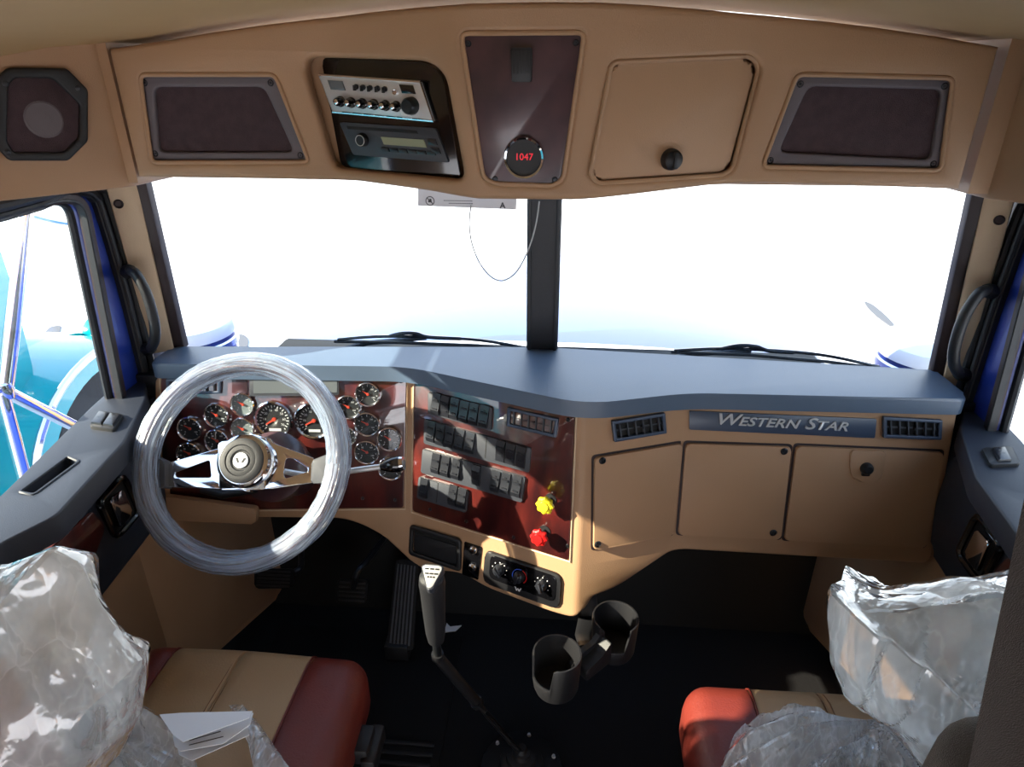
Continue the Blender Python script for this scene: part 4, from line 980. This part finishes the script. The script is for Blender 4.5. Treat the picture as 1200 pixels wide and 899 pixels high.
# ================================================================ CLEAR PLASTIC COVERS
def tri(t): t = t % 2.0; return 1-abs(t-1)*1.0
def crumple(p, seed, amp, fr=4.0):
    rng = random.Random(seed); s_ = 0
    wv = noise.noise_vector(p*3.1+V((seed, 0, 0)))*.35
    for k_ in range(6):
        d = V((rng.uniform(-1, 1), rng.uniform(-1, 1), rng.uniform(-1, 1))).normalized(); f = fr*(1.5**k_)*rng.uniform(.8, 1.2)
        msk = .5+.5*noise.noise(p*2.3+V((0, seed, k_*3.7)))
        s_ += (tri((p+wv*.3).dot(d)*f+rng.random()*2)-.5)*msk*2/(1.32**k_)
    return s_*amp
def insetpts(poly, n):
    P_ = [V((a, b_, 0)) for a, b_ in poly]; L = [0]
    for i in range(len(P_)): L.append(L[-1]+(P_[(i+1) % len(P_)]-P_[i]).length)
    out = []
    for k_ in range(n):
        t = L[-1]*k_/n; i = max(j for j in range(len(P_)) if L[j] <= t)
        out.append(P_[i].lerp(P_[(i+1) % len(P_)], (t-L[i])/(L[i+1]-L[i])))
    return out
def puffy(F, poly, c, depth0, depth1, seed, amp, n=150, m=46, edge=.5, knot=None, fold=.02):
    """closed pillow of film: outline in the frame's u,v; front bulges depth1, back depth0"""
    O_ = insetpts(poly, n); b = bmesh.new(); C_ = V((*c, 0))
    for sgn, dep in ((1, depth1), (-1, depth0)):
        rows = []
        for j in range(m):
            t = (j+1)/m; row = []
            for q in O_:
                p = C_.lerp(q, t); h = dep*max(0, 1-t**2)**.62; p3 = V((p.x, p.y, sgn*h)); cr_ = crumple(V((p.x, p.y, sgn*.3)), seed, amp)
                k_ = 1.0 if t < .9 else (1-t)/.1*(1-edge)+edge
                if knot: dx, dy = p.x-knot[0], p.y-knot[1]; an = atan2(dy, dx); ds = sqrt(dx*dx+dy*dy); wq = .5*noise.noise(V((p.x*4, p.y*4, sgn+seed))); p3.z += fold*k_*min(1, ds/.15)*sum((tri(an*f_+wq*3+seed*.7+f_)-.5)*a_ for f_, a_ in ((2.6, 1.0), (5.3, .6), (9.7, .35), (15.1, .2)))
                p3.z += cr_*k_; d = (q-C_).normalized(); p3 += V((d.x, d.y, 0))*(crumple(V((p.x, p.y, 9)), seed+5, amp*.4)-amp*.1)*t
                row.append(b.verts.new(p3))
            rows.append(row)
        cv = b.verts.new((C_.x, C_.y, sgn*dep))
        for i in range(n):
            i2 = (i+1) % n; b.faces.new((cv, rows[0][i], rows[0][i2]) if sgn > 0 else (cv, rows[0][i2], rows[0][i]))
            for j in range(m-1):
                f = (rows[j][i], rows[j+1][i], rows[j+1][i2], rows[j][i2]); b.faces.new(f if sgn > 0 else f[::-1])
    bmesh.ops.remove_doubles(b, verts=b.verts, dist=1e-4)
    xf(b, F); return b
def pz(px, Y): return [(lambda p: (p.x, p.z))(ony(x, y, Y)) for x, y in px]
# driver backrest bag
FYb = frame((0, .455, 0), (1, 0, 0), (0, 0, 1))
def bagpoly(px): return PP(FYb, px)
pl = bagpoly([(6, 664), (56, 646), (84, 668), (108, 692), (138, 724), (174, 764), (172, 800), (166, 840), (145, 880), (60, 960)])
pl = pl+[(-.86, .60), (-.93, .70), (-.92, 1.06), (-.80, 1.13), (-.60, 1.16)]
b = puffy(FYb, pl, (-.66, .92), .09, .11, 11, .012, n=260, m=80, knot=(-.56, .72), fold=.026)
tag(mk('plastic_cover', b, 'bag_film', None, 22), 'large clear plastic bag pulled over the driver seat backrest', 'plastic cover')
# its loose skirt on the driver cushion
FZ = frame((0, 0, .585), (1, 0, 0), (0, 1, 0))
def zp(px): return PP(FZ, px)
pl = zp([(60, 800), (120, 812), (168, 828), (200, 850), (222, 870), (235, 893), (225, 930), (0, 960), (-80, 860), (0, 800)])
pl = rnd(pl, .03)
cx = sum(a for a, _ in pl)/len(pl); cy = sum(a for _, a in pl)/len(pl)
b = puffy(FZ, pl, (cx, cy), .03, .07, 23, .022, n=220, m=60, knot=(cx-.1, cy+.02), fold=.06)
tag(mk('plastic_sheet', b, 'heap_film', None, 22), 'crumpled clear plastic heap on the driver seat, left of the white papers', 'plastic sheet')
F3 = frame((0, 0, .555), (1, 0, 0), (0, 1, 0))
pl = PP(F3, [(268, 826), (284, 824), (302, 845), (340, 900), (330, 915), (298, 905), (290, 870)])
cx = sum(a for a, _ in pl)/len(pl); cy = sum(a for _, a in pl)/len(pl)
b = puffy(F3, pl, (cx, cy), .010, .014, 31, .006, n=90, m=14)
tag(mk('plastic_strip', b, 'heap_film', None, 22), 'thin twisted strip of clear plastic right of the white papers on the driver seat', 'plastic strip')
# passenger backrest bag
FYp = frame((0, .56, 0), (1, 0, 0), (0, 0, 1))
pl = PP(FYp, [(974, 700), (1010, 718), (1040, 722), (1095, 710), (1130, 700), (1170, 692)])
pl = pl+[(.70, 1.15), (.86, 1.10), (.90, .85), (.88, .62)]+PP(FYp, [(1130, 905), (1060, 870), (1020, 838), (985, 815), (972, 780), (970, 720)])
b = puffy(FYp, rnd(pl, .01), (.60, .95), .13, .07, 41, .014, n=260, m=80, knot=(.40, .74), fold=.035)
tag(mk('plastic_cover', b, 'bag_film', None, 22), 'large clear plastic bag pulled over the passenger seat backrest', 'plastic cover')
pl = zp([(852, 875), (872, 850), (905, 832), (925, 822), (950, 838), (990, 848), (1040, 850), (1100, 845), (1140, 860), (1150, 960), (850, 985), (838, 920)])
pl = rnd(pl, .02); cx = sum(a for a, _ in pl)/len(pl); cy = sum(a for _, a in pl)/len(pl)
b = puffy(FZ, pl, (cx, cy), .03, .06, 57, .022, n=220, m=60, knot=(cx+.08, cy+.02), fold=.06)
tag(mk('plastic_sheet', b, 'heap_film', None, 22), 'crumpled clear plastic heap on the passenger seat cushion', 'plastic sheet')
# papers
pr_ = empty('papers', (onz(240, 850, .60).x, onz(240, 850, .60).y, .535), 'white folded papers on the driver seat beside the crumpled plastic', 'papers')
for k_, (px, z, tz) in enumerate((([(187, 838), (212, 836), (296, 834), (292, 842), (215, 870), (203, 862)], .640, 0), ([(200, 850), (297, 836), (293, 850), (262, 872), (212, 881), (205, 875)], .625, 0), ([(205, 862), (290, 845), (292, 862), (225, 892), (210, 885)], .61, 0))):
    Fp = frame((0, 0, z), (1, 0, .06), (0, 1, .10)); uu, vv, nn, oo = uvn(Fp); c0_ = onz(240, 855, z); Fp = frame(c0_, uu, vv)
    q = PP(Fp, px); sh = mk('sheet', slab(Fp, q, 0, .0015), 'paper', pr_)
    if k_ == 1:
        b = bmesh.new()
        for i in range(4):
            a_, c_ = V((*P(Fp, 222, 874-i*5.5), 0)), V((*P(Fp, 262-i*3, 864-i*6), 0)); d_ = (c_-a_).normalized(); nrm_ = V((-d_.y, d_.x, 0))*.0008
            slab(Fp, [((a_-nrm_).x, (a_-nrm_).y), ((c_-nrm_).x, (c_-nrm_).y), ((c_+nrm_).x, (c_+nrm_).y), ((a_+nrm_).x, (a_+nrm_).y)], .0015, .0018, bm=b)
        mk('printed_lines', b, 'tag_print', sh)

# ================================================================ CURTAIN
def cur(a, b_):
    z = 1.64-1.42*b_; x0_ = .317+(1.38-z)*.152 if z > 1.123 else .356+(1.123-z)*.02
    x = x0_+(.93-x0_)*a; y = .335+.018*sin(a*22+.6*sin(b_*5))*(.4+.6*b_)-.01*b_
    return V((x, y, z))
b = grid(cur, 90, 30); g2 = b.copy()
bmesh.ops.solidify(b, geom=list(b.faces), thickness=.012); g2.free()
tag(mk('curtain', b, 'curtain_cloth', None, 60), 'dark grey cloth curtain hanging behind the passenger seat', 'curtain')

# ================================================================ HANGING TAG
tg = empty('hanging_tag', (onz(547, 240, 1.36).x*0-.12, 1.435, 1.35), 'pale grey notice card with a loop of cord by the windscreen post', 'tag')
FT_ = frame((0, 1.436, 1.38), (1, 0, 0), (0, 0, 1))
q = PP(FT_, [(490, 215), (606, 219), (605, 245.5), (490, 241)])
cdm = mk('card', slab(FT_, q, 0, .002), 'tag', tg)
c = P(FT_, 504, 235.5, .002); uu, vv, nn, oo = uvn(FT_)
b = lathe(FT_, c, [(.0082, .002), (.0082, .003), (.0098, .003), (.0098, .002)], 24)
Fm = FT_ @ Matrix.Translation((c[0], c[1], 0)) @ Matrix.Rotation(radians(-45), 4, 'Z'); box(Fm, -.008, .008, -.0009, .0009, .002, .003, bm=b)
box(FT_, c[0]-.004, c[0]+.0035, c[1]-.003, c[1]+.001, .002, .0026, bm=b); box(FT_, c[0]-.001, c[0]+.003, c[1]+.001, c[1]+.0045, .002, .0026, bm=b)
mk('prohibition_sign', b, 'tag_print', cdm)
c = P(FT_, 589, 241, .002); mk('letter', text(FT_, 'A', .017, c, .002, .0006, off=.0004), 'tag_print', cdm)
b = bmesh.new()
for i in range(2):
    a_ = P(FT_, 520+6*i, 235+3.2*i, .002); c_ = P(FT_, 553, 236+3.2*i, .002)
    k_ = a_[0]
    while k_ < c_[0]: box(FT_, k_, k_+.0035, a_[1]-.0007, a_[1]+.0007, .002, .0025, bm=b); k_ += .0048
mk('small_print', b, 'tag_print', cdm)
mk('cord', tube(smoothpath([ony(x, y, Y) for x, y, Y in ((552, 240, 1.432), (550, 262, 1.43), (553, 285, 1.43), (562, 308, 1.43), (575, 324, 1.43), (588, 329, 1.43), (602, 322, 1.43), (613, 306, 1.43), (623, 282, 1.43), (629, 258, 1.428), (632, 236, 1.428))], 5), .0016, 6), 'cord', tg)

# ================================================================ OUTSIDE
hd = empty('truck_hood', (0, 2.6, .45), 'pale blue bonnet of the truck beyond the windscreen', 'hood')
def hoodfn(a, b_):
    x = -1+2*a; y = 1.72+1.9*b_; hw = .80+.09*b_; z = .835-.25*b_**1.2+.07*(1-abs(x)**2.5)
    return V((x*hw, y, z))
mk('bonnet', grid(hoodfn, 31, 24), 'blue_hood', hd, 60)
b = bmesh.new()
for sd in (-1, 1):
    c = grid(lambda a, t: V((sd*(.80+.09*a), 1.72+1.9*a, (.835-.25*a**1.2)*(1-t)+(-.1)*t)), 12, 4); merge(b, c)
mk('bonnet_side', b, 'blue_paint', hd)
mk('cowl', wbox(-.74, .74, 1.58, 1.73, .78, .893, .012), 'dark_hole', hd)
mk('bonnet_seam', strip([hoodfn(.5, t/10)+V((0, 0, .002)) for t in range(11)], (0, 0, 1), .012, .004), 'blue_paint', hd)
for sd in (-1, 1):
    c = V((sd*1.185, 1.97, .15)); F = Matrix.Translation(c)
    ac = empty('air_cleaner', c, 'blue round air cleaner with white reflections painted over its domed lid beyond the %s windscreen' % ('left' if sd < 0 else 'right'), 'air cleaner')
    mk('mount_arm', wbox(min(sd*.825, sd*1.10), max(sd*.825, sd*1.10), 1.93, 2.01, .45, .53, .01), 'black', ac)
    mk('canister', lathe(F, (0, 0), [(0, 0), (.15, 0), (.15, .655), (0, .655)], 40), 'navy', ac)
    mk('lid', lathe(F, (0, 0), [(.153, .65), (.156, .665), (.150, .69), (.12, .71), (.06, .722), (0, .725)], 40), 'white_gloss', ac)  # white reflections are put into the lid colour
    mk('clamp_band', lathe(F, (0, 0), [(.150, .605), (.156, .61), (.156, .63), (.150, .635)], 40), 'chrome', ac)
def wiper(label, l1, l2, arch_, arm, Y):
    r_ = empty('wiper', ony(*arm[0], Y), label, 'wiper')
    mk('blade', tube([ony(x, y, Y) for x, y in l1], .0045, 6, side=(0, 1, 0)), 'black', r_)
    mk('blade_frame', tube(smoothpath([ony(x, y, Y-.012) for x, y in l2], 4), .0045, 6), 'black_gloss', r_)
    mk('bridge', tube(smoothpath([ony(x, y, Y-.014) for x, y in arch_], 4), .0055, 6), 'black_gloss', r_)
    mk('wiper_arm', tube([ony(x, y, Y+.01) for x, y in arm], [.010, .007, .006], 8), 'steel_dark', r_)
wiper('black wiper lying at the foot of the left windscreen pane', [(392, 400), (470, 401.5), (560, 405), (619, 410)], [(396, 398), (440, 394.5), (500, 395), (565, 399), (617, 408)], [(457, 394), (472, 390.5), (488, 391), (502, 395), (540, 397)], [(388, 415), (430, 402), (500, 396)], 1.575)
wiper('black wiper lying at the foot of the right windscreen pane', [(786, 412.5), (880, 416), (970, 424), (1035, 432.5)], [(790, 411), (850, 408.5), (925, 412), (975, 418), (1030, 430)], [(845, 409), (866, 405), (885, 406), (900, 411), (930, 413)], [(770, 426), (810, 415), (880, 411)], 1.575)
# chrome mirror bracket outside the driver window
mb = empty('mirror_bracket', onx(5, 455, -1.16), 'chrome tube mirror bracket outside the driver window', 'mirror bracket')
def mx_(x, y, X=-1.16): return onx(x, y, X)
hubp = mx_(5, 458)
for a, c_, r_ in (((32, 236), (6, 458), .016), ((5, 458), (112, 512), .014), ((2, 458), (30, 565), .014), ((5, 458), (-60, 450), .011)):
    mk('tube', tube([mx_(*a), mx_(*a).lerp(mx_(*c_), .5), mx_(*c_)], r_, 12), 'chrome', mb)
mk('joint', lathe(Matrix.Translation(hubp-V((0, 0, .02))), (0, 0), [(0, 0), (.017, .003), (.02, .02), (.017, .037), (0, .04)], 16), 'chrome', mb)
mk('upper_bar', tube(smoothpath([mx_(30, 250), mx_(50, 256), mx_(75, 261), mx_(98, 262)], 4), .006, 8), 'chrome', mb)
# neighbouring teal truck
tt = empty('teal_truck', (-3.6, 2.6, -1.15), 'bright teal truck parked beyond the driver window', 'truck')
FTt = frame((-2.75, 0, 0), (0, 1, 0), (0, 0, 1))
wy, wz = 3.55, -.62
arc = [(wy+.80*cos(radians(a)), wz+.66*sin(radians(a))) for a in range(190, -11, -8)]; ain = [(wy+.64*cos(radians(a)), wz+.54*sin(radians(a))) for a in range(-10, 191, 8)]
mk('fender', slab(FTt, arc+ain, -.45, 0, .05, 4), 'teal_paint', tt)
mk('fender_trim', tube([V((-2.74, a, b_)) for a, b_ in arc], .022, 8), 'chrome', tt)
Fw = frame((-2.95, wy, wz), (0, 1, 0), (0, 0, 1))
ty = mk('tyre', lathe(Fw, (0, 0), [(.30, -.10), (.50, -.12), (.53, -.08), (.53, .10), (.50, .13), (.30, .12), (.28, .05)], 48), 'tyre', tt)
mk('wheel_disc', lathe(Fw, (0, 0), [(0, .02), (.08, .03), (.10, .0), (.26, .03), (.30, .09)], 36), 'chrome', ty)
def tb(a, t):
    y = .6+2.75*a; top_ = 1.0-.10*a; zz = -.55+(top_+.55)*min(1, t*1.6) if t < .625 else top_+.12*sin((t-.625)/.375*pi/2)
    return V((-2.95-.05*a-(0 if t < .625 else (t-.625)/.375*.7)-max(0, a-.85)*1.2*(1), y-(.22*a*max(0, zz+.3)), zz))
mk('truck_body', slab(FTt, rnd([(.3, -.7), (3.0, -.7), (3.22, -.06), (3.26, .01), (3.29, .29), (3.31, .50), (3.31, .72), (3.22, .98), (2.9, 1.12), (.3, 1.2)], .05, 4), -1.4, -.22, .05, 5), 'teal_paint', tt, 60)
mk('bonnet', slab(FTt, rnd([(3.2, -.5), (3.95, -.5), (4.10, -.18), (3.97, -.03), (3.68, .03), (3.2, .0)], .06, 5), -1.3, -.43, .06, 5), 'teal_paint', tt, 60)
mk('truck_cab', wbox(-4.6, -3.05, -2.0, 1.0, -.5, 1.9, .12), 'teal_paint', tt)
b = lathe(frame((-3.0, 4.1, -.1), (1, 0, 0), (0, 0, 1)), (0, 0), [(0, -.25), (.16, -.25), (.20, .0), (.20, .12), (0, .16)], 28); mk('headlamp_pod', b, 'teal_paint', tt)
mk('bumper', wbox(-4.4, -2.8, 4.35, 4.5, -.95, -.55, .05), 'chrome', tt)
# dark bare patches on the yard
def patch(px, lab):
    q = [onz(x, y, -1.149) for x, y in px]; b = bmesh.new(); c = sum(q, V())/len(q)
    b2 = slab(WORLD, rnd([(p.x, p.y) for p in q], .3), -1.15, -1.14); b.free()
    tag(mk('bare_patch', b2, 'asphalt_line'), lab, 'ground patch', kind='structure')
patch([(1012, 353), (1022, 357), (1038, 370), (1050, 384), (1046, 385), (1030, 374), (1016, 361)], 'dark bare strip of ground at right beyond the hood')
patch([(272, 394), (284, 392), (292, 398), (290, 408), (276, 407)], 'dark bare patch of ground at left beyond the hood')
patch([(50, 392), (60, 383), (72, 382), (70, 392), (56, 404)], 'dark bare patch of ground beyond the driver window')

for o in COL.objects:
    if o.parent is None and 'category' in o:
        g_ = {'wiper': 'windscreen wipers', 'grab_handle': 'grab handles on the corner pillars', 'speaker': 'speakers in the side headers', 'air_cleaner': 'air cleaners beside the bonnet', 'plastic_cover': 'plastic bags over the seat backrests', 'plastic_sheet': 'crumpled plastic on the seat cushions', 'clutch_pedal': 'foot pedals', 'brake_pedal': 'foot pedals', 'accelerator_pedal': 'foot pedals', 'driver_seat': 'cab seats', 'passenger_seat': 'cab seats'}.get(o.name.split('.')[0])
        if g_: o['group'] = g_
